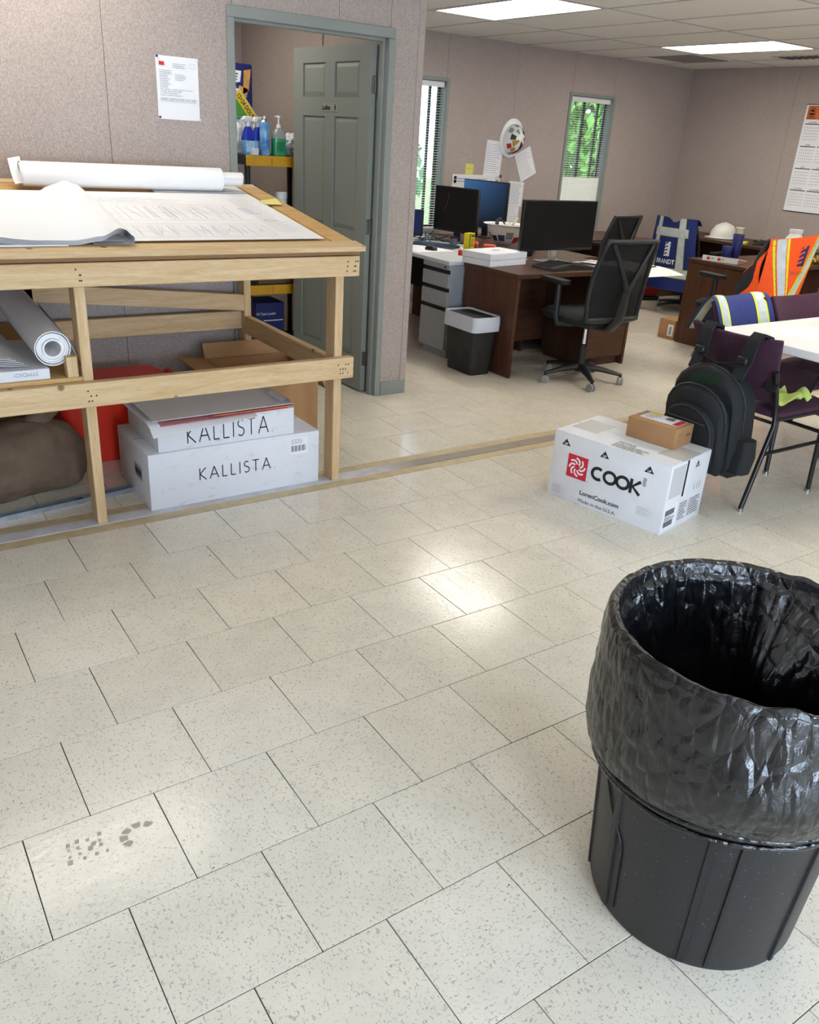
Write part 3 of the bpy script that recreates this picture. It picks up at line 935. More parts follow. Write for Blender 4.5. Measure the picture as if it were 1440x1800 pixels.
# ---- folded-over stack of plan sheets at the front left
def spl(x, pts):
    for (a, fa), (b, fb) in zip(pts, pts[1:]):
        if x <= b:
            k = (x - a) / (b - a)
            k = k * k * (3 - 2 * k)
            return fa + (fb - fa) * k
    return pts[-1][1]
stack = thing('plan_set', 'thick stack of white plan sheets curled over at the front of the drafting table', 'plans', (0.35, 1.9, tz(1.9)))
def fold_fn(k):
    d = k * 0.006
    front = [(-0.62, 0.040), (0.30, 0.040), (0.50, 0.022), (0.62, 0.020), (0.72, 0.034), (0.79, 0.062), (0.815, 0.052), (0.828, 0.032)]
    back = [(-0.62, 0.05), (0.10, 0.07), (0.457, 0.084), (0.569, 0.098), (0.624, 0.124), (0.678, 0.142), (0.719, 0.128), (0.769, 0.091), (0.828, 0.035)]
    def fn(u, v):
        # u: 0..0.8 top surface left -> nose, 0.8..1 underside going back to the left
        y = 1.615 + 0.385 * v
        nose = 0.828 - d * 0.6 + 0.02 * v
        if u < 0.8:
            w_ = u / 0.8
            x = -0.62 + (nose + 0.62) * (1 - (1 - w_) ** 1.35)
            xs = -0.62 + (x + 0.62) * (0.828 + 0.62) / (nose + 0.62)
            h = spl(xs, front) * (1 - v) + spl(xs, back) * v if v < 1 else spl(xs, back)
            z = tz(y) + max(0.004, h - d)
        else:
            w_ = (u - 0.8) / 0.2
            h0 = spl(0.828, front)
            a = PI * min(1, w_ * 2.2)
            x = nose - 0.10 * max(0, w_ - 0.42) * 2.2 + 0.010 * math.sin(a) * (1 - 0.3 * k / 3)
            z = tz(y) + 0.004 + max(0.0, (h0 - d) * 0.5 * (1 + math.cos(a)))
        return (x, y, z)
    return fn
for k in range(4):
    MB().grid(fold_fn(k), 70, 16).build('sheet', M_PAPERW, stack, W(stack), smooth=60)
MB().hexa([(-0.6, 1.617, tz(1.617) + 0.001), (0.60, 1.617, tz(1.617) + 0.001), (0.60, 2.1, tz(2.1) + 0.001), (-0.6, 2.1, tz(2.1) + 0.001),
           (-0.6, 1.617, tz(1.617) + 0.012), (0.60, 1.617, tz(1.617) + 0.006), (0.60, 2.1, tz(2.1) + 0.006), (-0.6, 2.1, tz(2.1) + 0.012)]).build('lower_sheets', M_PAPER, stack, W(stack))

def roll_mesh(L, r0, r1, turns, n=90, flap=0.0):
    """paper wound along local x from 0 to L"""
    def fn(u, v):
        a = u * turns * 2 * PI
        r = r0 + (r1 - r0) * u
        if flap and u > 0.93:
            r += flap * ((u - 0.93) / 0.07) ** 2
        jit = 0.004 * math.sin(9 * u) if v in (0.0, 1.0) else 0
        return (L * v + jit, r * math.cos(a), r * math.sin(a))
    return MB().grid(fn, n, 8)
# roll at the back of the table
rl = thing('rolled_plans', 'long loosely rolled set of white plans at the back of the drafting table', 'plans', (0.63, 2.52, tz(2.52)))
roll_mesh(0.90, 0.036, 0.056, 3, 90, 0.012).build('roll', M_PAPERW, rl, (0, 0, 0.060), (0.2, 0, -0.03), smooth=60)
roll_mesh(0.99, 0.020, 0.034, 2.4, 70).build('inner_roll', M_PAPERW, rl, (0.02, 0, 0.060), (0.4, 0, -0.03), smooth=60)
MB().shell(lambda u, v: (0.0 + 0.86 * u, 0.055 + 0.02 * v, 0.045 + 0.092 * v - 0.03 * v * v - 0.008 * u), 10, 8, 0.0012).build('loose_sheet', M_PAPERW, rl, smooth=50)
MB().shell(lambda u, v: (-0.03 + 0.05 * u, -0.050 + 0.12 * v, 0.02 + 0.095 * v ** 2 + 0.01 * u), 6, 8, 0.0012).build('loose_sheet', M_PAPERW, rl, smooth=50)

# ---- lower shelf of the table
rb = thing('rolled_plans', 'fat tight roll of plans on the lower shelf of the drafting table', 'plans', (0.508, 1.632, 0.6625))
rd = [(0.030, 0.0365), (0.0375, 0.044), (0.0448, 0.0515), (0.0525, 0.0575), (0.061, 0.0645)]
for k, (ri, ro) in enumerate(rd):
    rm = MB(); n_ = 48; xo = 0.003 * ((k * 7) % 4)
    for xx, rr in ((xo, ri), (xo, ro), (0.80 + xo, ro), (0.80 + xo, ri)):
        rm.v += [(xx, rr * math.cos(2 * PI * q / n_), rr * math.sin(2 * PI * q / n_) * (1.0 if k < 4 else 1.03)) for q in range(n_)]
    for i in range(4):
        j = (i + 1) % 4
        for q in range(n_):
            rm.f.append((i * n_ + q, i * n_ + (q + 1) % n_, j * n_ + (q + 1) % n_, j * n_ + q))
    rm.build('wound_sheets', M_PAPERW, rb, (0, 0, 0.0675), (0, math.radians(-5.0), math.radians(91)), smooth=40)
MB().shell(lambda u, v: (0.055 + 0.030 * u, 0.0 + 0.5 * v, 0.105 - 0.075 * u + 0.045 * v), 5, 6, 0.0012).build('loose_end', M_PAPERW, rb, smooth=50)
fs = thing('plan_sheets', 'loose curled plan sheets beside the fat roll on the lower shelf', 'plans', (0.17, 1.9, 0.622))
for k in range(5):
    def fn(u, v, k=k):
        x = -0.25 + 0.50 * u - 0.015 * k
        z = 0.046 + 0.010 * k + (0.10 - 0.012 * k) * math.exp(-((u - 0.52 + 0.05 * k) / 0.2) ** 2) * (0.5 + 0.9 * v)
        return (x, -0.24 + 0.55 * v - 0.01 * k, z + 0.05 * v * (1 - u))
    MB().shell(fn, 26, 6, 0.0012).build('sheet', M_PAPERW, fs, smooth=60)
fb = thing('flat_box', 'thin white box with upside-down lettering on the lower shelf', 'box', (0.20, 1.86, 0.622))
MB().box(-0.34, 0.285, -0.245, 0.25, 0.0, 0.040).build('carton', M_WHITECARD, fb, bevel=0.002, seg=1)
text('lettering', 'SYMDIO!', 0.022, (0.245, -0.245, 0.031), (-1, 0, 0), (0, 0, -1), M_INKG, fb, off=0.001)

# ---- under the table
def carton(name, label, sx, sy, sz, loc, rz, mat, cat='box'):
    t = thing(name, label, cat, loc, rz)
    MB().box(0, sx, 0, sy, 0, sz).build('carton', mat, t, bevel=0.003, seg=2)
    return t
m, nt, b = node_mat('scuffed_white_cardboard')
tc = N(nt, 'ShaderNodeTexCoord')
n1 = N(nt, 'ShaderNodeTexNoise', {'Vector': N(nt, 'ShaderNodeMapping', {'Vector': tc.outputs['Object'], 'Scale': (4, 4, 10)}).outputs[0], 'Scale': 3.0, 'Detail': 8, 'Roughness': 0.7})
f = ramp(nt, n1.outputs['Fac'], 0.56, 0.74)
c = mixc(nt, N(nt, 'ShaderNodeMath', {0: f, 1: 0.45}, operation='MULTIPLY').outputs[0], lin((224, 225, 229)), lin((160, 140, 122)))
nt.links.new(c, b.inputs['Base Color']); b.inputs['Roughness'].default_value = 0.7
M_SCUFF = m
k1 = carton('shipping_box', 'long scuffed white box lettered KALLISTA on the floor under the drafting table', 0.805, 0.44, 0.254, (0.828, 1.628, 0), 0.0, M_SCUFF)
wp, wl = glyph_word('KALLISTA.', 0.056, 0.0052, 0.30)
polys2d('lettering', [[(0.218 + a * 0.36 / wl, 0.105 + b_) for a, b_ in p] for p in wp], (0, 0, 0), X, Zv, M_INK, k1)
lb = MB().box(0.655, 0.745, -0.0008, 0.0, 0.155, 0.235).build('shipping_label', M_PAPER, k1)
polys2d('barcode', [rect(0.663 + i * 0.0062, 0.168, 0.663 + i * 0.0062 + (0.0022 if i % 3 else 0.004), 0.197) for i in range(12)], (0, -0.0008, 0), X, Zv, M_INK, lb)
polys2d('small_print', lines_print(rp, 0.66, 0.205, 0.74, 0.23, 3, 0.003), (0, -0.0008, 0), X, Zv, M_INKG, lb)
MB().box(0.004, 0.80, 0.2185, 0.2215, 0.2535, 0.2546).build('flap_seam', mk('card_seam', (120, 110, 100), 0.9), k1)
sl_ = MB().box(-0.0008, 0, 0.10, 0.20, 0.10, 0.16).build('side_label', mk('grey_label', (170, 172, 176), 0.7), k1)
polys2d('barcode', [rect(-0.195 + i * 0.0075, 0.115, -0.195 + i * 0.0075 + 0.004, 0.145) for i in range(12)], (-0.0008, 0, 0), (0, -1, 0), Zv, M_INK, sl_)
k2 = carton('shipping_box', 'smaller white box lettered KALLISTA stacked on the long scuffed box', 0.63, 0.42, 0.124, (0.878, 1.638, 0.2545), 0.0, M_SCUFF)
wp, wl = glyph_word('KALLISTA.', 0.078, 0.0062, 0.24)
polys2d('lettering', [[(0.125 + a * 0.40 / wl, 0.024 + b_) for a, b_ in p] for p in wp], (0, 0, 0), X, Zv, M_INK, k2)
# brochures on the smaller box
M_GLOSS = mk('glossy_brochure', (214, 212, 212), 0.4, noise=(3, 0.06))
br_ = thing('brochure_stack', 'pile of large glossy brochures draped over the smaller KALLISTA box', 'brochures', (1.17, 1.8, 0.3785))
def bro(x0, x1, y0, y1, z, droop, mat, nm, t=0.003, rot=0.0):
    def fn(u, v):
        x, y = x0 + (x1 - x0) * u, y0 + (y1 - y0) * v
        zz = z - droop * max(0.0, (0.22 - v) / 0.22) ** 2 * (0.4 + 0.9 * (1 - u))
        c_, s_ = math.cos(rot), math.sin(rot)
        return (c_ * x - s_ * y, s_ * x + c_ * y, zz)
    return MB().shell(fn, 12, 10, t).build(nm, mat, br_, smooth=50)
bro(-0.33, 0.14, -0.200, 0.20, 0.006, 0.034, M_PAPER, 'sheet', 0.003, 0.03)
bro(-0.28, 0.30, -0.175, 0.21, 0.012, 0.012, mk('pink_print', (196, 128, 128), 0.5, noise=(7, 0.3)), 'photo_page', 0.003, 0.0)
bro(-0.05, 0.33, -0.17, 0.2, 0.016, 0.004, mk('orange_print', (206, 120, 84), 0.5, noise=(5, 0.35)), 'photo_page', 0.003, -0.02)
bro(-0.31, 0.33, -0.165, 0.22, 0.024, 0.004, M_GLOSS, 'cover', 0.003, 0.0)
roll_mesh(0.16, 0.012, 0.024, 2, 40).build('curled_page', M_GLOSS, br_, (0.30, -0.16, 0.0255), (0, 0, PI / 2), smooth=60)
# open brown carton behind
oc = thing('cardboard_carton', 'open brown cardboard carton standing behind the white boxes under the table', 'box', (1.44, 2.20, 0))
c_ = MB()
sx, sy, hz = 0.245 * 2, 0.36, 0.385
c_.box(0, sx, 0, 0.006, 0, hz); c_.box(0, sx, sy - 0.006, sy, 0, hz); c_.box(0, 0.006, 0.006, sy - 0.006, 0, hz); c_.box(sx - 0.006, sx, 0.006, sy - 0.006, 0, hz); c_.box(0.006, sx - 0.006, 0.006, sy - 0.006, 0, 0.006)
c_.build('carton', M_KRAFT, oc)
for (p, q, dr) in (((0, 0, hz), (sx, 0, hz), (0, -0.13, 0.05)), ((0, sy, hz), (sx, sy, hz), (0, 0.035, 0.075)), ((0, 0, hz), (0, sy, hz), (-0.15, 0, 0.02)), ((sx, 0, hz), (sx, sy, hz), (0.05, 0, -0.12))):
    P_, Q_, D_ = Vector(p), Vector(q), Vector(dr)
    n_ = (Q_ - P_).cross(D_).normalized() * 0.005
    MB().hexa([P_, Q_, Q_ + D_, P_ + D_, P_ + n_, Q_ + n_, Q_ + D_ + n_, P_ + D_ + n_]).build('flap', M_KRAFT, oc)
# red tote
tt = thing('storage_tote', 'red plastic storage tote with lid under the drafting table', 'tote', (0.90, 2.42, 0))
def rrect(hx, hy, r, n=5):
    out = []
    for cx, cy, a0 in ((hx - r, hy - r, 0), (-hx + r, hy - r, 90), (-hx + r, -hy + r, 180), (hx - r, -hy + r, 270)):
        out += arc(cx, cy, r, a0, a0 + 90, n)
    return out
def loft(rings):
    mb = MB(); n = len(rings[0][0])
    for pts, z in rings:
        mb.v += [(x, y, z) for x, y in pts]
    for i in range(len(rings) - 1):
        for k in range(n):
            k2 = (k + 1) % n
            mb.f.append((i * n + k, i * n + k2, (i + 1) * n + k2, (i + 1) * n + k))
    mb.f.append(tuple(range(n))[::-1]); mb.f.append(tuple((len(rings) - 1) * n + k for k in range(n)))
    return mb
loft([(rrect(0.24, 0.135, 0.04), 0), (rrect(0.27, 0.16, 0.04), 0.34)]).build('tub', M_REDP, tt, smooth=35)
lid = loft([(rrect(0.285, 0.172, 0.045), 0.335), (rrect(0.285, 0.172, 0.045), 0.362), (rrect(0.262, 0.15, 0.04), 0.366), (rrect(0.25, 0.14, 0.04), 0.385), (rrect(0.235, 0.125, 0.04), 0.387)]).build('lid', M_REDP, tt, smooth=35)
for s_ in (-1, 1):
    MB().tube([(s_ * 0.285, -0.06, 0.35), (s_ * 0.31, -0.055, 0.375), (s_ * 0.31, 0.055, 0.375), (s_ * 0.285, 0.06, 0.35)], 0.010, 8).build('handle', M_REDP, tt, smooth=50)
# khaki canvas bundle
cb = thing('canvas_bundle', 'crumpled khaki canvas bundle on the floor under the drafting table', 'bundle', (0.34, 2.13, 0))
def bun(u, v):
    a, b_ = 2 * PI * u, PI * v
    d = Vector((math.sin(b_) * math.cos(a), math.sin(b_) * math.sin(a), -math.cos(b_)))
    k = 1 + 0.20 * mn.noise(d * 1.6 + Vector((3, 1, 7))) + 0.12 * (0.25 - abs(mn.noise(d * 3.4)))
    z = d.z * 0.16 * k
    return (d.x * 0.36 * k, d.y * 0.21 * k, max(0.0, z + 0.11 + 0.09 * max(0, d.x + 0.3) * max(0, d.z)))
MB().grid(bun, 64, 36).build('canvas', mk('khaki_canvas', (112, 93, 74), 0.9, noise=(14, 0.14), bump=(160, 0.2)), cb, smooth=80, weld=True)
MB().tube([(0.12, -0.02, 0.27), (0.18, -0.03, 0.33), (0.25, -0.02, 0.36)], [0.05, 0.045, 0.02], 10).build('folded_corner', MATS['khaki_canvas'], cb, smooth=60)
# steel channel on the floor
ch = thing('steel_channel', 'long galvanised steel channel lying on the floor under the table', 'metal channel', (0.2, 1.80, 0), math.radians(8))
MB().box(-0.75, 0.63, -0.022, -0.019, 0, 0.022).box(-0.75, 0.63, 0.019, 0.022, 0, 0.022).box(-0.75, 0.63, -0.019, 0.019, 0, 0.003).build('channel', mk('galvanised', (168, 176, 186), 0.35, 0.8, noise=(20, 0.15)), ch)
for x in (-0.1, 0.38):
    MB().box(x, x + 0.03, -0.019, 0.019, 0.003, 0.012).build('clip', M_BLACK, ch)
# notice on the wall
nt_ = thing('wall_notice', 'printed white notice with a red header pinned to the partition wall', 'notice', (1.43, YW, 1.535))
MB().shell(lambda u, v: (-0.104 + 0.208 * u, -0.0015 - 0.004 * math.sin(PI * v) * (1 - u), 0.273 * v), 8, 8, 0.0008).build('paper', M_PAPER, nt_, smooth=40)
rn = random.Random(21)
no = (-0.104, -0.0062, 0)
polys2d('red_header', [rect(0.014, 0.232, 0.040, 0.248)], no, X, Zv, mk('red_ink', (206, 40, 34), 0.6), nt_)
polys2d('print', lines_print(rn, 0.08, 0.222, 0.15, 0.245, 3, 0.0022) + lines_print(rn, 0.014, 0.135, 0.075, 0.215, 11, 0.0022) + lines_print(rn, 0.09, 0.17, 0.15, 0.20, 4, 0.002)
        + lines_print(rn, 0.014, 0.100, 0.18, 0.135, 4, 0.002, 0.6) + lines_print(rn, 0.014, 0.082, 0.196, 0.094, 2, 0.0025, 0.05) + stroke([(0.014, 0.078), (0.194, 0.078)], 0.001)
        + stroke([(0.165, 0.228), (0.192, 0.228), (0.192, 0.246), (0.165, 0.246)], 0.001, True), no, X, Zv, M_INKG, nt_)
for (x, z, mt) in ((-0.098, 0.268, M_NAVY), (0.098, 0.264, M_WHITEP), (-0.098, 0.008, M_NAVY), (0.1, 0.006, M_WHITEP)):
    MB().lathe([(0.005, 0), (0.005, 0.003), (0.003, 0.004), (0.003, 0.009), (0.0045, 0.012), (0.0005, 0.0125)], 10, (x, -0.003, z), Matrix.Rotation(PI / 2, 3, 'X')).build('push_pin', mt, nt_, smooth=40)

# ================================================================== BIG TRASH CAN
can = thing('trash_can', 'large round black plastic trash can on the tiled floor', 'trash can', (1.262, -0.886, 0))
m, nt, b = node_mat('dusty_black_plastic')
tc = N(nt, 'ShaderNodeTexCoord')
n1 = N(nt, 'ShaderNodeTexNoise', {'Vector': tc.outputs['Object'], 'Scale': 190.0, 'Detail': 1})
f = ramp(nt, n1.outputs['Fac'], 0.72, 0.78)
n2 = N(nt, 'ShaderNodeTexNoise', {'Vector': tc.outputs['Object'], 'Scale': 7.0, 'Detail': 3})
sz = N(nt, 'ShaderNodeSeparateXYZ', {0: tc.outputs['Object']})
f3 = N(nt, 'ShaderNodeMath', {0: N(nt, 'ShaderNodeMath', {0: ramp(nt, n2.outputs['Fac'], 0.62, 0.70), 1: ramp(nt, sz.outputs['Z'], 0.07, 0.0)}, operation='MULTIPLY').outputs[0], 1: 0.8}, operation='MULTIPLY')
c = mixc(nt, N(nt, 'ShaderNodeMath', {0: f, 1: 0.55}, operation='MULTIPLY').outputs[0], lin((24, 25, 29)), lin((140, 146, 158)))
c = mixc(nt, f3.outputs[0], c, lin((186, 186, 182)))
nt.links.new(c, b.inputs['Base Color'])
b.inputs['Roughness'].default_value = 0.42
n4 = N(nt, 'ShaderNodeTexNoise', {'Vector': tc.outputs['Object'], 'Scale': 240.0, 'Detail': 2})
nt.links.new(N(nt, 'ShaderNodeBump', {'Height': n4.outputs['Fac'], 'Strength': 0.12, 'Distance': 0.002}).outputs[0], b.inputs['Normal'])
M_CAN = m
MB().lathe([(0.205, 0.012), (0.222, 0.0), (0.226, 0.012), (0.264, 0.640), (0.279, 0.646), (0.281, 0.684), (0.276, 0.690), (0.268, 0.688), (0.258, 0.640), (0.222, 0.02), (0.0, 0.02)], 64).build('body', M_CAN, can, smooth=35)
view_a = math.atan2(CAMLOC[1] + 0.886, CAMLOC[0] - 1.262)
for da, w_ in ((0.10, 0.020), (0.32, 0.010), (-0.75, 0.02), (0.98, 0.012), (2.2, 0.02), (2.5, 0.012), (3.6, 0.02), (4.2, 0.012), (5.0, 0.02)):
    a = view_a + da
    rbm = MB()
    for (z0, r0), (z1, r1) in zip([(0.012, 0.2255), (0.60, 0.2618)], [(0.60, 0.2618), (0.64, 0.264)]):
        p = []
        for zz, rr, ex in ((z0, r0, 0.005), (z1, r1, 0.005)):
            for aa, rd in ((a - w_ / rr / 2, rr - 0.002), (a + w_ / rr / 2, rr - 0.002), (a + w_ / rr / 3, rr + ex), (a - w_ / rr / 3, rr + ex)):
                p.append((rd * math.cos(aa), rd * math.sin(aa), zz))
        rbm.hexa(p)
    rbm.build('rib', M_CAN, can)
# side recess outline moulded into the wall
a = view_a - 0.62
cv = []
for q in range(13):
    k = q / 12
    zz = 0.36 - 0.33 * k
    aa = a - 0.42 * max(0, 1 - k * 2.3) ** 0.8
    rr = 0.2255 + (0.2618 - 0.2255) * zz / 0.6 + 0.002
    cv.append((rr * math.cos(aa), rr * math.sin(aa), zz))
MB().tube(cv, 0.002, 6).build('moulded_line', M_CAN, can, smooth=50)
for s_ in (-1, 1):
    a = view_a + PI / 2 * s_ + 0.35
    ca, sa = math.cos(a), math.sin(a)
    hp = [(0.258, -0.07, 0.56), (0.274, -0.06, 0.555), (0.276, 0, 0.553), (0.274, 0.06, 0.555), (0.258, 0.07, 0.56)]
    MB().tube([(r * ca - t_ * sa, r * sa + t_ * ca, z) for r, t_, z in hp], 0.008, 8).build('handle', M_CAN, can, smooth=50)

# liner
bag = thing('trash_liner', 'wrinkled shiny black plastic liner folded over the rim of the trash can', 'trash bag', (1.262, -0.886, 0))
m, nt, b = node_mat('black_bin_liner')
b.inputs['Base Color'].default_value = lin((15, 16, 19))
b.inputs['Specular IOR Level'].default_value = 0.7
tc = N(nt, 'ShaderNodeTexCoord')
mp = N(nt, 'ShaderNodeMapping', {'Vector': tc.outputs['Object'], 'Scale': (1, 1, 0.45)})
n1 = N(nt, 'ShaderNodeTexNoise', {'Vector': mp.outputs[0], 'Scale': 26.0, 'Detail': 5, 'Roughness': 0.55, 'Distortion': 0.8})
vr = N(nt, 'ShaderNodeTexVoronoi', {'Vector': mp.outputs[0], 'Scale': 30.0}, feature='DISTANCE_TO_EDGE')
ad = N(nt, 'ShaderNodeMath', {0: n1.outputs['Fac'], 1: N(nt, 'ShaderNodeMath', {0: ramp(nt, vr.outputs['Distance'], 0.0, 0.2), 1: 0.35}, operation='MULTIPLY').outputs[0]}, operation='ADD')
nt.links.new(N(nt, 'ShaderNodeBump', {'Height': ad.outputs[0], 'Strength': 0.55, 'Distance': 0.012}).outputs[0], b.inputs['Normal'])
b.inputs['Roughness'].default_value = 0.24
M_BAG = m
path = [(0.07, 0.16, 0.0), (0.17, 0.18, 0.6), (0.212, 0.26, 1.0), (0.228, 0.36, 1), (0.238, 0.46, 1), (0.246, 0.55, 1), (0.252, 0.62, 0.9), (0.258, 0.668, 0.6), (0.268, 0.693, 0.35), (0.280, 0.697, 0.3), (0.288, 0.685, 0.4),
        (0.291, 0.65, 0.8), (0.292, 0.60, 1), (0.292, 0.54, 1.1), (0.292, 0.48, 1.1), (0.291, 0.435, 0.9), (0.287, 0.41, 0.5)]
NP = len(path) - 1
def bagfn(u, v):
    a = 2 * PI * u
    t_ = v * NP
    i = min(NP - 1, int(t_)); k = t_ - i
    r = path[i][0] * (1 - k) + path[i + 1][0] * k
    z = path[i][1] * (1 - k) + path[i + 1][1] * k
    w_ = path[i][2] * (1 - k) + path[i + 1][2] * k
    ca, sa = math.cos(a), math.sin(a)
    q = Vector((ca * 2.6, sa * 2.6, z * 4.0))
    n_ = 0.55 * mn.noise(q) + 0.9 * (0.28 - abs(mn.noise(q * 2.3 + Vector((5, 2, 1))))) + 0.45 * (0.25 - abs(mn.noise(q * 5.1)))
    d = 0.012 * w_ * n_
    if t_ < 7:      # inside: deep vertical pleats and a slump on the far right
        pl = abs(mn.noise(Vector((ca * 4.5, sa * 4.5, z * 0.8)))) + 0.5 * abs(mn.noise(Vector((ca * 9, sa * 9, z * 1.5))))
        d -= 0.035 * w_ * pl
        da = math.atan2(math.sin(a - 0.15), math.cos(a - 0.15))
        d -= 0.12 * w_ * math.exp(-(da / 0.42) ** 2) * math.exp(-((z - 0.50) / 0.10) ** 2)
    else:
        d = abs(d) * 0.9 + 0.006 * w_ * max(0, math.sin(7 * a + 9 * z)) * abs(mn.noise(q * 1.3))
        da = math.atan2(math.sin(a - view_a - 0.35), math.cos(a - view_a - 0.35))
        d += 0.022 * w_ * math.exp(-(da / 0.5) ** 2) * math.exp(-((z - 0.50) / 0.09) ** 2)
    z += 0.010 * mn.noise(Vector((ca * 5, sa * 5, 3.0))) * (1 if 6 < t_ < 11 else 0.3)
    z += 0.022 * math.sin(a - view_a + 0.6) * min(1.0, max(0.0, (t_ - 10.5) / 4.5))
    return ((r + d) * ca, (r + d) * sa, z)
MB().grid(bagfn, 300, 130).build('film', M_BAG, bag, smooth=65, weld=True)
# twisted hem gathered tight round the can
for j, (rr, zz, tk) in enumerate(((0.2735, 0.405, 0.009), (0.2705, 0.388, 0.007), (0.2675, 0.368, 0.006))):
    pts = []
    for i in range(120):
        a = 2 * PI * i / 120
        w_ = 0.010 * mn.noise(Vector((math.cos(a) * 2.2, math.sin(a) * 2.2, j * 3.1)))
        pts.append(((rr + 0.3 * w_) * math.cos(a), (rr + 0.3 * w_) * math.sin(a), zz + w_ + 0.022 * math.sin(a - view_a + 0.6)))
    MB().tube(pts, [tk * (1 + 0.35 * mn.noise(Vector((i * 0.21, j * 5.0, 0)))) for i in range(120)], 8, closed=True).build('hem', M_BAG, bag, smooth=60)

# ================================================================== COOK BOX and small parcel
bx = thing('shipping_box', 'white cardboard box with red fan logo lettered COOK on the floor by the plum chair', 'box', (2.557, 1.02, 0), math.atan2(0.429 - 1.02, 2.678 - 2.557))
# local: x along the printed face, depth towards +y, face at y=0
BW, BD, BH = 0.603, 0.364, 0.325
MB().box(0, BW, 0, BD, 0, BH - 0.004).build('carton', M_WHITECARD, bx, bevel=0.003, seg=2)
fa = MB().box(0.002, BW - 0.002, 0.002, BD / 2 - 0.003, BH - 0.0045, BH).build('top_flap', M_WHITECARD, bx, bevel=0.001, seg=1)
MB().box(0.002, BW - 0.002, BD / 2 + 0.003, BD - 0.002, BH - 0.0045, BH).build('top_flap', M_WHITECARD, bx, bevel=0.001, seg=1)
MB().box(0.004, BW - 0.004, BD / 2 - 0.003, BD / 2 + 0.003, BH - 0.0045, BH - 0.003).build('flap_gap', mk('red_brown_gap', (120, 60, 48), 0.8), bx)
MB().box(0.02, 0.16, 0.10, 0.27, BH, BH + 0.0005).build('packing_tape', mk('clear_tape', (212, 210, 204), 0.25), bx)
MB().box(BW - 0.13, BW, 0.10, 0.27, BH, BH + 0.0005).build('packing_tape', MATS['clear_tape'], bx)
F = (0, 0, 0)
lg = polys2d('fan_logo', [rect(0.15 * BW, 0.375 * BH, 0.33 * BW, 0.72 * BH)], F, X, Zv, mk('logo_red', (206, 32, 52), 0.55), bx)
bl = []
cx, cz = 0.24 * BW, 0.548 * BH
for k in range(8):
    a = 45 * k + 10
    pts = []
    for q in range(7):
        t_ = q / 6
        rr = 0.014 + 0.030 * t_
        aa = math.radians(a + 52 * t_ * t_ * 0.9)
        pts.append((cx + rr * math.cos(aa), cz + rr * math.sin(aa)))
    bl += stroke(pts, 0.0085)
polys2d('fan_blades', bl, F, X, Zv, M_PAPER, bx, 0.0014)
ck = []
th = 0.0150
hC = 0.5 * 0.21 * BH
zc = 0.555 * BH
xs = [0.43, 0.535, 0.645]
ck += stroke(arc(xs[0] * BW - 0.002, zc, 0.030, 55, 305, 18, hC - th / 2), th)
for q in (1, 2):
    ck += stroke(arc(xs[q] * BW - 0.002, zc, 0.030, 0, 345, 23, hC - th / 2), th, True)
kx = 0.712 * BW
ck += stroke([(kx, zc - hC), (kx, zc + hC)], th) + stroke([(kx + 0.045, zc + hC - 0.002), (kx + 0.008, zc), (kx + 0.047, zc - hC + 0.002)], th)
polys2d('brand_lettering', ck, F, X, Zv, M_INK, bx)
polys2d('registered_mark', stroke(arc(0.345 * BW, 0.39 * BH, 0.004, 0, 340, 10), 0.001, True), F, X, Zv, M_INK, bx)
text('web_address', 'LorenCook.com', 0.030, (0.294 * BW, 0, 0.165 * BH), X, Zv, M_INK, bx, bold=0.0006, width=0.345 * BW)
text('origin_line', 'Made in the U.S.A.', 0.024, (0.290 * BW, 0, 0.05 * BH), X, Zv, M_INK, bx, width=0.335 * BW)
def up_mark(o_, xd, u, w_, s_=0.048):
    tri = polys2d('up_arrow', [[(u - s_ / 2, w_), (u + s_ / 2, w_), (u, w_ + 0.032)]], o_, xd, Zv, M_INK, bx)
    text('up_lettering', 'UP', 0.015, (o_[0] + xd[0] * (u), o_[1] + xd[1] * (u), w_ + 0.003), xd, Zv, M_PAPER, bx, align='CENTER', bold=0.0004, off=0.0014)
for u in (0.115, 0.46, 0.835):
    up_mark(F, X, u * BW, 0.815 * BH)
S = (BW, 0, 0); YD = (0, 1, 0)
up_mark(S, YD, 0.245, 0.83 * BH, 0.040)
rk = random.Random(8)
polys2d('side_print', lines_print(rk, 0.145, 0.03, 0.215, 0.12, 8, 0.004, 0.3) + lines_print(rk, 0.235, 0.03, 0.335, 0.12, 8, 0.004, 0.3) + [rect(0.25, 0.155, 0.253, 0.185), rect(0.28, 0.155, 0.283, 0.19), rect(0.305, 0.155, 0.308, 0.19)], S, YD, Zv, M_INK, bx)
ps = MB().box(BW, BW + 0.0006, 0.012, 0.13, 0.015, 0.135).build('shipping_label', M_PAPER, bx)
polys2d('barcode', [rect(0.02 + i * 0.0062, z, 0.02 + i * 0.0062 + (0.003 if i % 2 else 0.0045), z + 0.027) for i in range(13) for z in (0.03, 0.085)] + lines_print(rk, 0.02, 0.06, 0.11, 0.08, 3, 0.003), (BW + 0.0006, 0, 0), YD, Zv, M_INK, ps)
MB().box(BW, BW + 0.0006, 0.02, 0.135, 0.165, 0.31).build('document_pouch', mk('clear_pouch', (206, 208, 210), 0.25), bx)
MB().box(BW, BW + 0.0007, 0.142, 0.158, 0.15, BH - 0.004).build('torn_gap', mk('dark_gap', (46, 26, 22), 0.8), bx)
text('notice_lettering', 'NOTICE', 0.024, (0.285, 0.085, BH), X, YD, M_INK, bx, bold=0.0004)
polys2d('notice_print', lines_print(rk, 0.285, 0.018, 0.46, 0.075, 5, 0.004, 0.2), (0, 0, BH), X, YD, M_INK, bx)
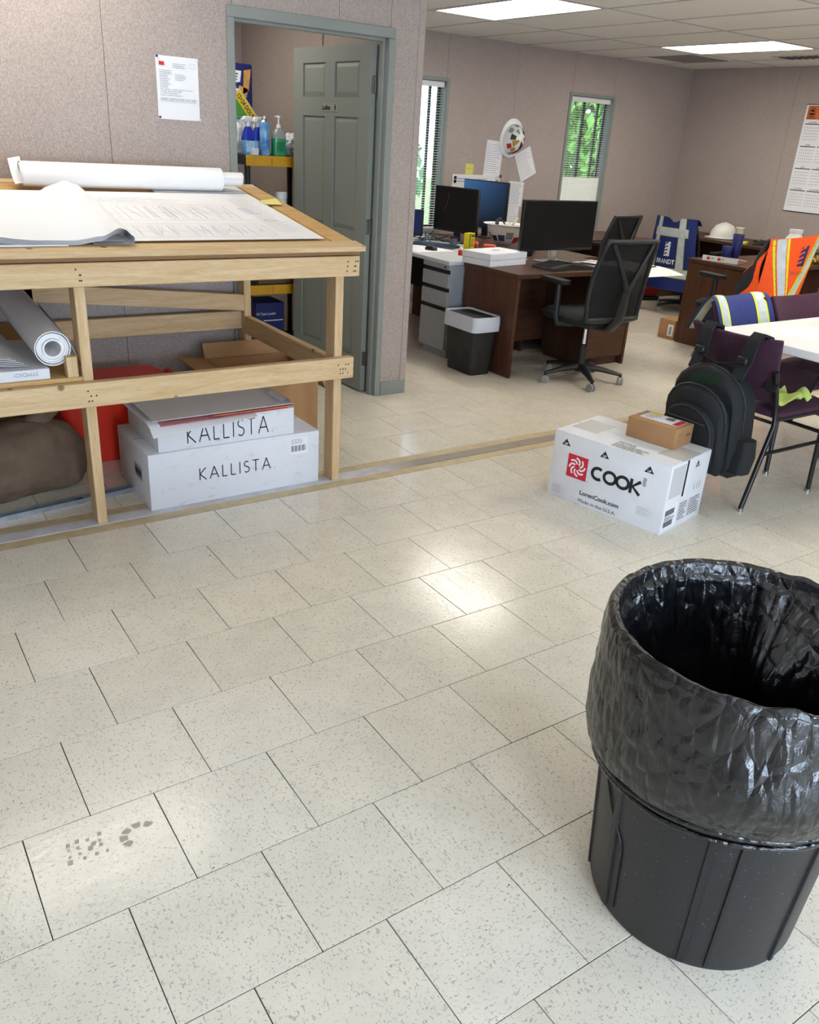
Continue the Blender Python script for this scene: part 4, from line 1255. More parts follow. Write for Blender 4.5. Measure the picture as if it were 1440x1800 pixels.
polys2d('scuff_lines', [rect(0.475, 0.10 - i * 0.0052, 0.475 + 0.05 + 0.012 * (i % 3), 0.101 - i * 0.0052) for i in range(8)] + [rect(0.025, 0.06 - i * 0.006, 0.07 + 0.01 * (i % 2), 0.061 - i * 0.006) for i in range(7)], F, X, Zv, M_INKG, bx)
ln = MB().box(0.80 * BW, 0.835 * BW, -0.0006, 0, 0.60 * BH, 0.74 * BH).build('sticker', M_PAPER, bx)
polys2d('sticker_print', lines_print(rk, 0.803 * BW, 0.61 * BH, 0.833 * BW, 0.73 * BH, 6, 0.003), (0, -0.0006, 0), X, Zv, M_INK, ln)

pc = thing('parcel', 'small brown cardboard parcel lying on top of the white COOK box', 'parcel', (2.800, 0.812, BH), math.atan2(0.579 - 0.817, 2.88 - 2.835))
MB().box(0, 0.245, 0, 0.162, 0, 0.094).build('carton', M_KRAFT, pc, bevel=0.003, seg=2)
lb = MB().box(0.03, 0.22, 0.05, 0.15, 0.094, 0.0946).build('shipping_label', M_PAPER, pc)
polys2d('label_print', lines_print(rk, 0.04, 0.06, 0.12, 0.14, 6, 0.004) + [rect(0.13 + i * 0.005, 0.10, 0.133 + i * 0.005, 0.14) for i in range(8)], (0, 0, 0.0946), X, YD, M_INK, lb)
polys2d('red_band', [rect(0.19, 0.055, 0.218, 0.145)], (0, 0, 0.0946), X, YD, mk('red_ink', (206, 40, 34), 0.6), lb)
polys2d('yellow_band', [rect(0.035, 0.12, 0.085, 0.148)], (0, 0, 0.0947), X, YD, mk('yellow_ink', (226, 206, 70), 0.6), lb)
polys2d('printed_mark', stroke(arc(0.05, 0.05, 0.016, 0, 340, 14, 0.02), 0.002, True) + lines_print(rk, 0.10, 0.045, 0.14, 0.06, 2, 0.005, 0.1), (0.245, 0, 0), YD, Zv, mk('brown_ink', (116, 78, 48), 0.8), pc)
MB().box(-0.0004, 0.2454, 0.078, 0.082, 0.0936, 0.0944).build('flap_seam', MATS['card_seam'], pc)

# ================================================================== DESKS
HD = 0.72
M_PULL = mk('satin_pull', (176, 172, 164), 0.35, 0.9)
def desk(label, loc, w, d, rz=0.0, pulls=True, ped_w=0.40, ped='R'):
    t = thing('office_desk', label, 'desk', loc, rz, 'walnut laminate desks')
    MB().box(-0.01, w + 0.01, -0.012, d, HD - 0.03, HD).build('desktop', M_WALNUTX, t, bevel=0.002, seg=1)
    for x in (0.0, w - 0.026):
        MB().box(x, x + 0.026, 0.0, d - 0.01, 0.0, HD - 0.03).build('end_panel', M_WALNUTZ, t, bevel=0.001, seg=1)
    MB().box(0.026, w - 0.026, d - 0.10, d - 0.08, 0.12, HD - 0.03).build('modesty_panel', M_WALNUTX, t)
    x1 = w - 0.028 if ped == 'R' else 0.028 + ped_w
    x0 = x1 - ped_w
    MB().box(x0, x1, 0.022, d - 0.11, 0.06, HD - 0.035).build('pedestal', M_WALNUTZ, t)
    MB().box(x0 + 0.01, x1 - 0.01, 0.045, d - 0.13, 0.0, 0.06).build('plinth', M_WALNUTX, t)
    for z0, z1 in ((0.075, 0.36), (0.366, 0.52), (0.526, 0.675)):
        dr = MB().box(x0 + 0.003, x1 - 0.003, 0.003, 0.022, z0, z1).build('drawer_front', M_WALNUTX, t, bevel=0.001, seg=1)
        if pulls:
            xm, zm = (x0 + x1) / 2, (z0 + z1) / 2 + 0.03
            MB().tube([(xm - 0.055, 0.003, zm), (xm - 0.055, -0.018, zm), (xm + 0.055, -0.018, zm), (xm + 0.055, 0.003, zm)], 0.0045, 6).build('pull', M_PULL, dr)
    return t
desk('walnut desk with a black monitor and white flat box, beside the waste bin', (3.737, 2.737, 0), 1.18, 0.598, 0.0, False)
desk('walnut desk against the window wall behind the second mesh chair', (5.50, 4.345, 0), 1.37, 0.66, 0.0, False)
desk('walnut desk with the white binder, orange vest chair pulled up to it', (6.025, 2.535, 0), 1.45, 0.63)
desk('walnut corner desk along the calendar wall with cup and hard hat', (7.70, 4.92, 0), 1.72, 0.65, -PI / 2)
desk('walnut desk hidden behind the grey desk under the blue monitor', (4.375, 3.350, 0), 0.72, 1.58, 0.0, False, 0.3)

gd = thing('steel_desk', 'light grey desk with a grey steel drawer pedestal beside the walnut desk', 'desk', (3.60, 3.345, 0))
MB().box(0.0, 0.76, 0.0, 1.60, HD - 0.028, HD).build('desktop', M_GREYL, gd, bevel=0.004, seg=2)
MB().box(0.03, 0.64, 0.01, 0.345, 0.05, HD - 0.03).build('pedestal', M_GREYM, gd, bevel=0.003, seg=1)
MB().box(0.05, 0.62, 0.025, 0.33, 0.0, 0.05).build('plinth', M_GREYM, gd)
for z0, z1 in ((0.065, 0.355), (0.385, 0.495), (0.525, 0.625)):
    dr = MB().box(0.010, 0.030, 0.014, 0.341, z0, z1).build('drawer_front', M_GREYM, gd, bevel=0.002, seg=1)
    MB().box(0.022, 0.031, 0.018, 0.337, z1, z1 + 0.028).build('recessed_pull', M_BLACKM, dr)
MB().box(0.012, 0.030, 0.014, 0.341, 0.655, HD - 0.03).build('top_rail', M_GREYM, gd)
MB().lathe([(0.008, 0), (0.008, 0.004), (0.004, 0.005)], 10, (0.012, 0.06, 0.672), Matrix.Rotation(-PI / 2, 3, 'Y')).build('lock', M_BLACKM, gd)
for y in (1.56,):
    MB().box(0.04, 0.70, y, y + 0.025, 0.0, HD - 0.03).build('end_panel', M_GREYM, gd)
MB().box(0.66, 0.68, 0.35, 1.56, 0.3, HD - 0.03).build('modesty_panel', M_BLACKM, gd)

# ---- monitors
def monitor(label, a, b_, z0, z1, screen, mat_screen, stand=True, depth=0.03):
    """a -> b: left and right end seen from the screen side"""
    A, B = Vector((a[0], a[1], 0)), Vector((b_[0], b_[1], 0))
    w = (B - A).length
    c_ = (A + B) / 2
    t = thing('monitor', label, 'monitor', (c_.x, c_.y, HD), math.atan2(B.y - A.y, B.x - A.x))
    h0, h1 = z0 - HD, z1 - HD
    MB().box(-w / 2, w / 2, 0.0, depth, h0, h1).build('housing', M_BLACK, t, bevel=0.004, seg=2)
    MB().box(-w / 2 + 0.008, w / 2 - 0.008, -0.001, 0.0, h0 + 0.018, h1 - 0.008).build('screen', mat_screen, t)
    if stand:
        MB().box(-0.03, 0.03, depth, depth + 0.03, 0.01, (h0 + h1) / 2).build('stand_post', M_STEEL if stand == 2 else M_BLACK, t, bevel=0.004, seg=1)
        MB().box(-0.11, 0.11, -0.05, depth + 0.10, 0.0, 0.012).build('stand_foot', M_STEEL if stand == 2 else M_BLACK, t, bevel=0.004, seg=1)
    return t
m, nt, b = node_mat('blue_reflection_screen')
tc = N(nt, 'ShaderNodeTexCoord')
gz = N(nt, 'ShaderNodeSeparateXYZ', {0: tc.outputs['Object']})
f = N(nt, 'ShaderNodeMath', {0: ramp(nt, gz.outputs['Z'], 0.12, 0.50), 1: ramp(nt, gz.outputs['X'], 0.35, -0.28)}, operation='MULTIPLY')  # window light reflected in the screen, painted as a glowing blue gradient
c = mixc(nt, f.outputs[0], lin((8, 16, 30)), lin((62, 116, 176)))
nt.links.new(c, b.inputs['Emission Color']); b.inputs['Emission Strength'].default_value = 0.75
b.inputs['Base Color'].default_value = (0.005, 0.008, 0.012, 1); b.inputs['Roughness'].default_value = 0.3
M_BLUESCR = m
M_NAVYSCR = mk('navy_screen', (16, 26, 66), 0.3, emit=0.5)  # sky reflection put into the screen colour as a faint navy glow
mo = monitor('wide black monitor switched off on the walnut desk beside the waste bin', (4.085, 3.15), (4.80, 3.13), 0.812, 1.165, True, M_SCREEN, 2)
monitor('scratched black monitor on the grey desk behind the keyboard', (4.33, 4.60), (4.41, 4.10), 0.80, 1.162, True, M_SCREEN)
ma = [o for o in bpy.data.objects if o.name == 'monitor.001'][0]
polys2d('scratch', stroke([(-0.13, 0.25), (-0.10, 0.30), (-0.085, 0.36), (-0.093, 0.385)], 0.003), (0, -0.001, 0), X, Zv, mk('scratch_grey', (110, 116, 112), 0.7), ma)
monitor('monitor with a blue window reflection painted on its screen behind the scratched black monitor', (4.86, 4.90), (4.97, 4.40), 0.80, 1.205, True, M_BLUESCR)
monitor('low dark navy screen at the partition end of the grey desk', (3.98, 4.92), (4.23, 4.62), 0.735, 0.955, True, M_NAVYSCR)

# ---- small things on the grey desk
def keyboard(label, loc, rz, w=0.42, d=0.14, mat=M_BLACK, key=None):
    t = thing('keyboard', label, 'keyboard', loc, rz)
    MB().hexa([(-w / 2, -d / 2, 0), (w / 2, -d / 2, 0), (w / 2, d / 2, 0), (-w / 2, d / 2, 0), (-w / 2, -d / 2, 0.010), (w / 2, -d / 2, 0.010), (w / 2, d / 2, 0.022), (-w / 2, d / 2, 0.022)]).build('tray', mat, t, bevel=0.003, seg=1)
    ks = MB()
    for r in range(5):
        for c_ in range(15):
            x, y = -w / 2 + 0.016 + c_ * (w - 0.032) / 15, -d / 2 + 0.014 + r * (d - 0.028) / 5
            z = 0.010 + 0.012 * (y + d / 2) / d
            ks.box(x + 0.001, x + (w - 0.032) / 15 - 0.002, y + 0.001, y + (d - 0.028) / 5 - 0.003, z, z + 0.006)
    o = ks.build('keys', key or M_BLACKM, t); o['kind'] = 'stuff'
    return t
keyboard('dark blue-grey keyboard on the grey desk in front of the scratched monitor', (4.02, 4.13, HD), math.atan2(-0.33, 0.167), 0.40, 0.13, mk('blue_grey_plastic', (48, 62, 84), 0.4), mk('blue_grey_keys', (60, 76, 100), 0.45))
ms = thing('computer_mouse', 'small black mouse on the grey desk beside the keyboard', 'mouse', (3.84, 3.92, HD + 0.0012), 0.4)
loft([(rrect(0.030, 0.050, 0.025), 0), (rrect(0.031, 0.051, 0.026), 0.012), (rrect(0.026, 0.043, 0.024), 0.027), (rrect(0.014, 0.026, 0.013), 0.034)]).build('shell', M_BLACK, ms, smooth=60)
MB().box(-0.003, 0.003, 0.018, 0.032, 0.028, 0.035).build('wheel', M_GREYM, ms)
pd = thing('paper_pad', 'white paper sheet on the grey desk under the mouse', 'paper', (3.80, 4.02, HD))
MB().box(-0.15, 0.19, -0.19, 0.19, 0, 0.001).build('sheet', M_PAPER, pd)
def lathe_obj(name, label, cat, loc, parts, group=None, rz=0.0, n=20):
    t = thing(name, label, cat, loc, rz, group)
    for nm, prof, mat in parts:
        MB().lathe(prof, n).build(nm, mat, t, smooth=40)
    return t
def box_thing(name, label, cat, loc, rz, size, mat, bevel=0.002, part='carton'):
    t = thing(name, label, cat, loc, rz)
    MB().box(-size[0] / 2, size[0] / 2, -size[1] / 2, size[1] / 2, 0, size[2]).build(part, mat, t, bevel=bevel, seg=1)
    return t
yb = box_thing('snack_box', 'yellow and green printed box standing on the grey desk', 'box', (4.22, 3.93, HD), 0.35, (0.085, 0.05, 0.125), mk('yellow_card', (226, 196, 24), 0.45), 0.001)
polys2d('green_band', [rect(-0.0425, 0.0, -0.018, 0.125)], (0, -0.025, 0), X, Zv, mk('green_ink', (86, 140, 40), 0.5), yb)
polys2d('dark_print', [rect(-0.012, 0.095, 0.038, 0.115)] + lines_print(rk, -0.012, 0.02, 0.036, 0.085, 6, 0.006), (0, -0.025, 0), X, Zv, mk('olive_ink', (96, 84, 20), 0.6), yb)
rtoy = thing('desk_toy', 'tiny red and white toy at the edge of the grey desk', 'toy', (3.91, 3.62, HD), 0.3)
MB().box(-0.022, 0.022, -0.016, 0.016, 0.0, 0.04).build('body', mk('toy_red', (214, 52, 30), 0.4), rtoy, bevel=0.006, seg=2)
MB().lathe([(0.012, 0), (0.014, 0.006), (0.008, 0.016), (0.001, 0.02)], 12, (0, 0, 0.04)).build('head', M_WHITEP, rtoy, smooth=50)
polys2d('face', [rect(-0.010, 0.012, -0.004, 0.022), rect(0.004, 0.012, 0.010, 0.022)], (0, -0.016, 0), X, Zv, M_INK, rtoy)
lathe_obj('lidded_cup', 'round dark cup on the grey desk beside the monitor stand', 'cup', (4.28, 4.22, HD), [('body', [(0.032, 0), (0.036, 0.05), (0.034, 0.052), (0.0, 0.05)], mk('smoky_plastic', (90, 98, 112), 0.3)), ('lid', [(0.038, 0.052), (0.038, 0.064), (0.0, 0.066)], M_BLACK)])
for x, y, lab in ((4.33, 3.80, 'red soda can lying on the grey desk by the yellow box'), (4.30, 3.99, 'red snack tin behind the yellow box on the grey desk')):
    t = thing('drink_can', lab, 'can', (x, y, HD + 0.028), 0.7)
    MB().lathe([(0.022, -0.05), (0.028, -0.045), (0.028, 0.045), (0.022, 0.05)], 16, (0, 0, 0), Matrix.Rotation(PI / 2, 3, 'X')).build('body', mk('can_red', (190, 46, 30), 0.35), t, smooth=40)
    MB().lathe([(0.020, 0.0501), (0.020, 0.052)], 16, (0, 0, 0), Matrix.Rotation(PI / 2, 3, 'X')).build('end', M_STEEL, t, smooth=40)
lathe_obj('water_bottle', 'clear plastic water bottle with blue label behind the white flat box', 'bottle', (4.62, 3.62, HD), [('body', [(0.028, 0), (0.032, 0.01), (0.031, 0.06), (0.033, 0.11), (0.030, 0.15), (0.012, 0.185), (0.012, 0.195)], mk('clear_bottle', (206, 216, 224), 0.12, trans=0.6)), ('label', [(0.0335, 0.05), (0.0335, 0.10)], mk('label_blue', (86, 160, 214), 0.4)), ('cap', [(0.014, 0.195), (0.014, 0.212), (0.0, 0.213)], M_WHITEP)])
mug = lathe_obj('mug', 'dark mug on the desk beside the water bottle', 'mug', (4.50, 3.52, HD), [('body', [(0.036, 0), (0.040, 0.08), (0.037, 0.081), (0.034, 0.01), (0.0, 0.008)], M_BLACK)])
MB().tube([(0.038, 0, 0.018), (0.062, 0, 0.024), (0.064, 0, 0.055), (0.039, 0, 0.065)], 0.005, 6).build('handle', M_BLACK, mug, smooth=50)

# cables in a tangle behind the scratched monitor
t = thing('cable_tangle', 'tangle of black computer cables on the grey desk', 'cables', (4.14, 4.42, HD))
rc = random.Random(4)
for k in range(5):
    p = [(rc.uniform(-0.12, 0.16), rc.uniform(-0.18, 0.15), 0.006 + 0.10 * math.sin(q * 0.9) ** 2 * rc.random()) for q in range(6)]
    pts = []
    for i in range(len(p) - 1):
        for q in range(6):
            k_ = q / 6; k_ = k_ * k_ * (3 - 2 * k_)
            pts.append(tuple(p[i][j] * (1 - k_) + p[i + 1][j] * k_ for j in range(3)))
    MB().tube(pts, 0.0035, 6).build('cable', M_BLACK, t, smooth=60)

# ---- hard hats
def dome(u, v, rx=0.112, ry=0.142, h=0.15):
    a, b_ = 2 * PI * u, PI / 2 * v
    return (rx * math.cos(b_) * math.cos(a), ry * math.cos(b_) * math.sin(a), h * math.sin(b_))
def hard_hat(label, loc, rot, shade=M_WHITEP, stickers=(), brim=True, upside=False, full=True):
    t = thing('hard_hat', label, 'hard hat', loc)
    t.rotation_euler = rot
    MB().shell(dome, 40, 14, 0.003).build('shell', shade, t, smooth=50, weld=True)
    def br(u, v):
        a = 2 * PI * u
        ex = 0.018 + 0.014 * (1 if full else 0) + 0.020 * max(0, math.sin(a)) ** 2
        return ((0.111 + ex * v) * math.cos(a), (0.141 + ex * v) * math.sin(a), 0.002 - 0.010 * v)
    MB().shell(br, 40, 3, 0.003).build('brim', shade, t, smooth=50, weld=True)
    MB().tube([(0, -0.135, 0.045), (0, -0.09, 0.118), (0, 0, 0.150), (0, 0.09, 0.118), (0, 0.135, 0.045)], 0.012, 8, flat=0.5).build('ridge', shade, t, smooth=50)
    for k, (u, v, s_, mat) in enumerate(stickers):
        MB().shell(lambda p, q, u=u, v=v, s_=s_: dome(u + (p - 0.5) * s_ / 0.75, v + (q - 0.5) * s_ / 0.22), 5, 5, 0.0003, lift=-0.0045 if upside == 3 else 0.0012).build('sticker', mat, t, smooth=50)
    return t
SK = [mk('sticker_black', (34, 36, 42), 0.5), mk('sticker_red', (188, 44, 40), 0.5), mk('sticker_gold', (176, 140, 52), 0.5), mk('sticker_blue', (48, 78, 130), 0.5), mk('sticker_grey', (142, 150, 150), 0.5), M_PAPER]
# upside down on the desk, open side up
hh = hard_hat('white stickered hard hat lying upside down on the desk behind the white box', (4.64, 3.98, HD + 0.181), (PI, 0, 0.7), M_WHITEP,
              [(0.52, 0.40, 0.05, SK[3]), (0.60, 0.42, 0.045, SK[0]), (0.44, 0.30, 0.05, SK[4]), (0.68, 0.34, 0.05, SK[4]), (0.36, 0.45, 0.05, SK[1]), (0.75, 0.5, 0.05, SK[3]), (0.28, 0.4, 0.05, SK[0])])
hh.scale = (1.13, 1.13, 1.13)
st_ = MB().tube([(-0.09, 0.06, -0.01), (-0.05, 0.075, -0.045), (0.03, 0.07, -0.05), (0.085, 0.05, -0.02)], 0.012, 8, flat=0.4)
st_.build('suspension_strap', mk('strap_grey', (168, 160, 146), 0.7), hh, smooth=60)
MB().tube([(-0.06, -0.06, 0.02), (-0.02, -0.07, -0.03), (0.05, -0.06, -0.04), (0.085, -0.03, 0.0)], 0.014, 8, flat=0.4).build('suspension_strap', M_BLACKM, hh, smooth=60)
# hung on the wall, crown towards the room
hard_hat('white hard hat covered in stickers hanging on the wall between the windows', (5.80, YF - 0.012, 1.560), (PI / 2 , 0.25, 0.0), M_WHITEP,
         [(0.10, 0.35, 0.05, SK[0]), (0.22, 0.25, 0.05, SK[0]), (0.30, 0.30, 0.045, SK[4]), (0.42, 0.30, 0.05, SK[4]), (0.50, 0.55, 0.06, SK[0]), (0.18, 0.55, 0.07, SK[0]), (0.62, 0.35, 0.05, SK[1]), (0.70, 0.45, 0.05, SK[2]),
          (0.80, 0.40, 0.07, SK[1]), (0.90, 0.50, 0.07, SK[0]), (0.97, 0.25, 0.05, SK[3]), (0.60, 0.70, 0.08, SK[2]), (0.85, 0.72, 0.08, SK[0]), (0.36, 0.62, 0.05, SK[4]), (0.05, 0.68, 0.05, SK[1]), (0.76, 0.22, 0.05, SK[0])])

# ---- papers on the back wall
def wall_paper(name, label, cx, cz, w, h, ang, mat, rows, cols=1, cat='paper', ink=M_INKG, bars=True):
    t = thing(name, label, cat, (cx, YF - 0.001, cz))
    t.rotation_euler = (0, ang, 0)
    MB().box(-w / 2, w / 2, -0.0012, 0, -h / 2, h / 2).build('sheet', mat, t)
    if rows:
        polys2d('print', lines_print(rk, -w * 0.42, -h * 0.42, w * 0.42, h * 0.42, rows, 0.004, 0.3) + stroke(rect(-w * 0.44, -h * 0.45, w * 0.44, h * 0.45), 0.002, True), (0, -0.0012, 0), X, Zv, ink, t)
    return t
wall_paper('wall_sheet', 'printed form pinned to the wall left of the stickered hard hat', 5.60, 1.37, 0.215, 0.33, 0.06, M_PAPER, 14)
wall_paper('wall_sheet', 'printed sheet pinned askew to the wall right of the stickered hard hat', 6.03, 1.335, 0.215, 0.28, -0.45, M_PAPER, 12)
wall_paper('wall_sheet', 'printed table pinned to the wall above another sheet by the monitor', 5.935, 1.045, 0.20, 0.24, 0.04, M_PAPER, 16)
wall_paper('wall_sheet', 'printed sheet pinned lowest on the wall, under the printed table', 5.90, 0.815, 0.20, 0.215, 0.04, M_PAPER, 8)
wall_paper('sticky_note', 'yellow note stuck above the whiteboard', 5.305, 1.215, 0.10, 0.20, 0.03, mk('yellow_paper', (222, 216, 104), 0.7), 3, cat='note')
wb = thing('whiteboard', 'small white board with clips on the wall behind the blue monitor', 'whiteboard', (5.40, YF - 0.0005, 0.95))
MB().box(-0.30, 0.30, -0.012, 0, -0.24, 0.265).build('board', M_TILEW, wb, bevel=0.003, seg=1)
polys2d('handwriting', lines_print(rk, -0.24, 0.19, -0.10, 0.24, 2, 0.006) + lines_print(rk, 0.0, 0.19, 0.18, 0.24, 2, 0.006), (0, -0.012, 0), X, Zv, M_INKB, wb)
for x, z in ((-0.27, 0.235), (-0.02, 0.21), (-0.27, 0.20)):
    MB().box(x - 0.014, x + 0.014, -0.024, -0.012, z - 0.014, z + 0.014).build('clip', M_BLACK, wb, bevel=0.003, seg=1)
kr = thing('key_ring', 'brass keys hanging at the corner of the whiteboard', 'keys', (5.655, YF - 0.014, 1.19))
MB().tube([(0.018 * math.cos(a_ * PI / 6), -0.003, 0.018 * math.sin(a_ * PI / 6)) for a_ in range(12)], 0.002, 5, closed=True).build('ring', M_STEEL, kr, smooth=60)
for k in range(3):
    MB().box(-0.012 + k * 0.010, -0.004 + k * 0.010, -0.006 - 0.002 * k, -0.004 - 0.002 * k, -0.085, -0.018).build('key', mk('brass', (186, 150, 76), 0.3, 0.9), kr)
MB().lathe([(0.016, 0), (0.016, 0.006), (0.0, 0.007)], 12, (0.045, 0, 0.02), Matrix.Rotation(PI / 2, 3, 'X')).build('hook', mk('hook_brown', (92, 62, 40), 0.5), kr, smooth=40)

# ---- on the near walnut desk
wbx = thing('flat_box', 'white two-part flat box on the corner of the walnut desk', 'box', (3.745, 3.06, HD), math.atan2(3.215 - 3.057, 4.218 - 3.737) * 0.55)
MB().box(0, 0.40, 0, 0.27, 0, 0.042).build('tray', M_WHITECARD, wbx, bevel=0.001, seg=1)
MB().box(-0.002, 0.402, -0.002, 0.272, 0.044, 0.088).build('lid', M_WHITECARD, wbx, bevel=0.002, seg=1)
polys2d('logo', arc(0.22, 0.15, 0.05, 0, 340, 12, 0.02) and [arc(0.22, 0.15, 0.05, 0, 340, 12, 0.02)], (0, 0, 0.088), X, YD, M_INKG, wbx)
kb = thing('keyboard', 'black curved split keyboard on the walnut desk in front of the black monitor', 'keyboard', (4.30, 2.92, HD), 0.02)
out = [(-0.23, -0.07), (-0.20, -0.135), (-0.10, -0.125), (0.0, -0.105), (0.10, -0.125), (0.20, -0.135), (0.23, -0.07), (0.21, 0.09), (0.10, 0.115), (0.0, 0.12), (-0.10, 0.115), (-0.21, 0.09)]
mbk = MB(); n_ = len(out)
mbk.v = [(x, y, 0.0) for x, y in out] + [(x * 0.985, y * 0.97, 0.018 + 0.022 * math.exp(-(x / 0.12) ** 2)) for x, y in out]
mbk.f = [tuple(range(n_))[::-1], tuple(range(n_, 2 * n_))] + [(i, (i + 1) % n_, n_ + (i + 1) % n_, n_ + i) for i in range(n_)]
mbk.build('tray', mk('worn_black_plastic', (30, 31, 32), 0.55, noise=(40, 0.3)), kb, smooth=30)
ks = MB()
for sgn in (-1, 1):
    for r in range(5):
        for c_ in range(7):
            x, y = sgn * (0.03 + c_ * 0.0255), -0.045 + r * 0.028 - 0.0006 * c_ * c_
            z = 0.018 + 0.022 * math.exp(-(x / 0.12) ** 2)
            ks.box(x - 0.0115, x + 0.0115, y - 0.0125, y + 0.0125, z - 0.006, z + 0.005)
o = ks.build('keys', M_BLACKM, kb); o['kind'] = 'stuff'
pp_ = thing('paper_pile', 'pile of printed papers with red markings on the walnut desk by the monitor', 'papers', (4.74, 2.98, HD))
for k in range(4):
    a_ = 0.25 * (k - 1.5)
    def fn(u, v, k=k, a_=a_):
        x, y = -0.16 + 0.30 * u, -0.12 + 0.24 * v
        return (x * math.cos(a_) - y * math.sin(a_), x * math.sin(a_) + y * math.cos(a_), 0.003 + 0.004 * k + (0.03 * max(0, 0.4 - u) * (k == 3)))
    MB().shell(fn, 8, 6, 0.001).build('sheet', M_PAPER, pp_, smooth=50)
polys2d('red_print', [rect(-0.06, -0.02, 0.09, 0.06)], (0, 0, 0.017), X, YD, mk('pink_marking', (206, 150, 140), 0.7), pp_)
oh = thing('plan_sheet', 'large printed sheet hanging over the edge of the desk behind the mesh chair', 'plans', (4.86, 2.80, HD))
def fn(u, v):
    x, y = -0.22 + 0.42 * u, -0.30 + 0.50 * v
    dz = -0.035 * max(0, (0.45 - v) / 0.45) ** 1.6
    return (x + 0.10 * (1 - v), y, 0.021 + dz)
MB().shell(fn, 10, 12, 0.0014).build('sheet', M_PAPERW, oh, smooth=50)
polys2d('plan_lines', lines_print(rk, -0.15, -0.05, 0.17, 0.18, 8, 0.003) , (0, 0, 0.0215), X, YD, M_INKL, oh)
pn = thing('pen', 'black pen lying on the overhanging printed sheet', 'pen', (5.0, 2.68, HD + 0.0255), 0.2)
MB().tube([(-0.065, 0, 0), (0.05, 0, 0), (0.065, 0, 0)], [0.005, 0.005, 0.001], 8).build('barrel', M_BLACK, pn, smooth=50)
MB().tube([(-0.066, 0, 0.004), (-0.03, 0, 0.007)], 0.0015, 5).build('pocket_clip', M_STEEL, pn)

# ---- small waste bin
bn = thing('waste_bin', 'dirty black rectangular waste bin beside the walnut desk', 'waste bin', (3.607, 3.035, 0))
MG = mk('dirty_black_plastic', (34, 35, 34), 0.6, noise=(9, 0.5), bump=(60, 0.1))
loft([(rrect(0.090, 0.145, 0.03), 0.0), (rrect(0.112, 0.178, 0.035), 0.405)]).build('tub', MG, bn, smooth=35)
bl_ = thing('bin_liner', 'translucent white plastic liner folded over the small waste bin', 'bin liner', (3.607, 3.035, 0))
rings = []
def wob(pts, amp, seed):
    return [(x * (1 + amp * mn.noise(Vector((x * 30, y * 30, seed)))), y * (1 + amp * mn.noise(Vector((y * 30, x * 30, seed + 5))))) for x, y in pts]
NR = 9
prof = [(0.114, 0.181, 0.315, 0.03), (0.121, 0.188, 0.312, 0.03), (0.122, 0.190, 0.36, 0.03), (0.121, 0.189, 0.405, 0.012), (0.118, 0.186, 0.416, 0.006), (0.111, 0.178, 0.414, 0.004), (0.104, 0.170, 0.40, 0.02), (0.092, 0.150, 0.30, 0.05), (0.07, 0.12, 0.16, 0.06)]
loft([(wob(rrect(a_, b__, 0.036, NR), am * 1.6, 3 + i), z) for i, (a_, b__, z, am) in enumerate(prof)]).build('film', mk('milky_plastic', (206, 212, 222), 0.35, alpha=0.93), bl_, smooth=60)

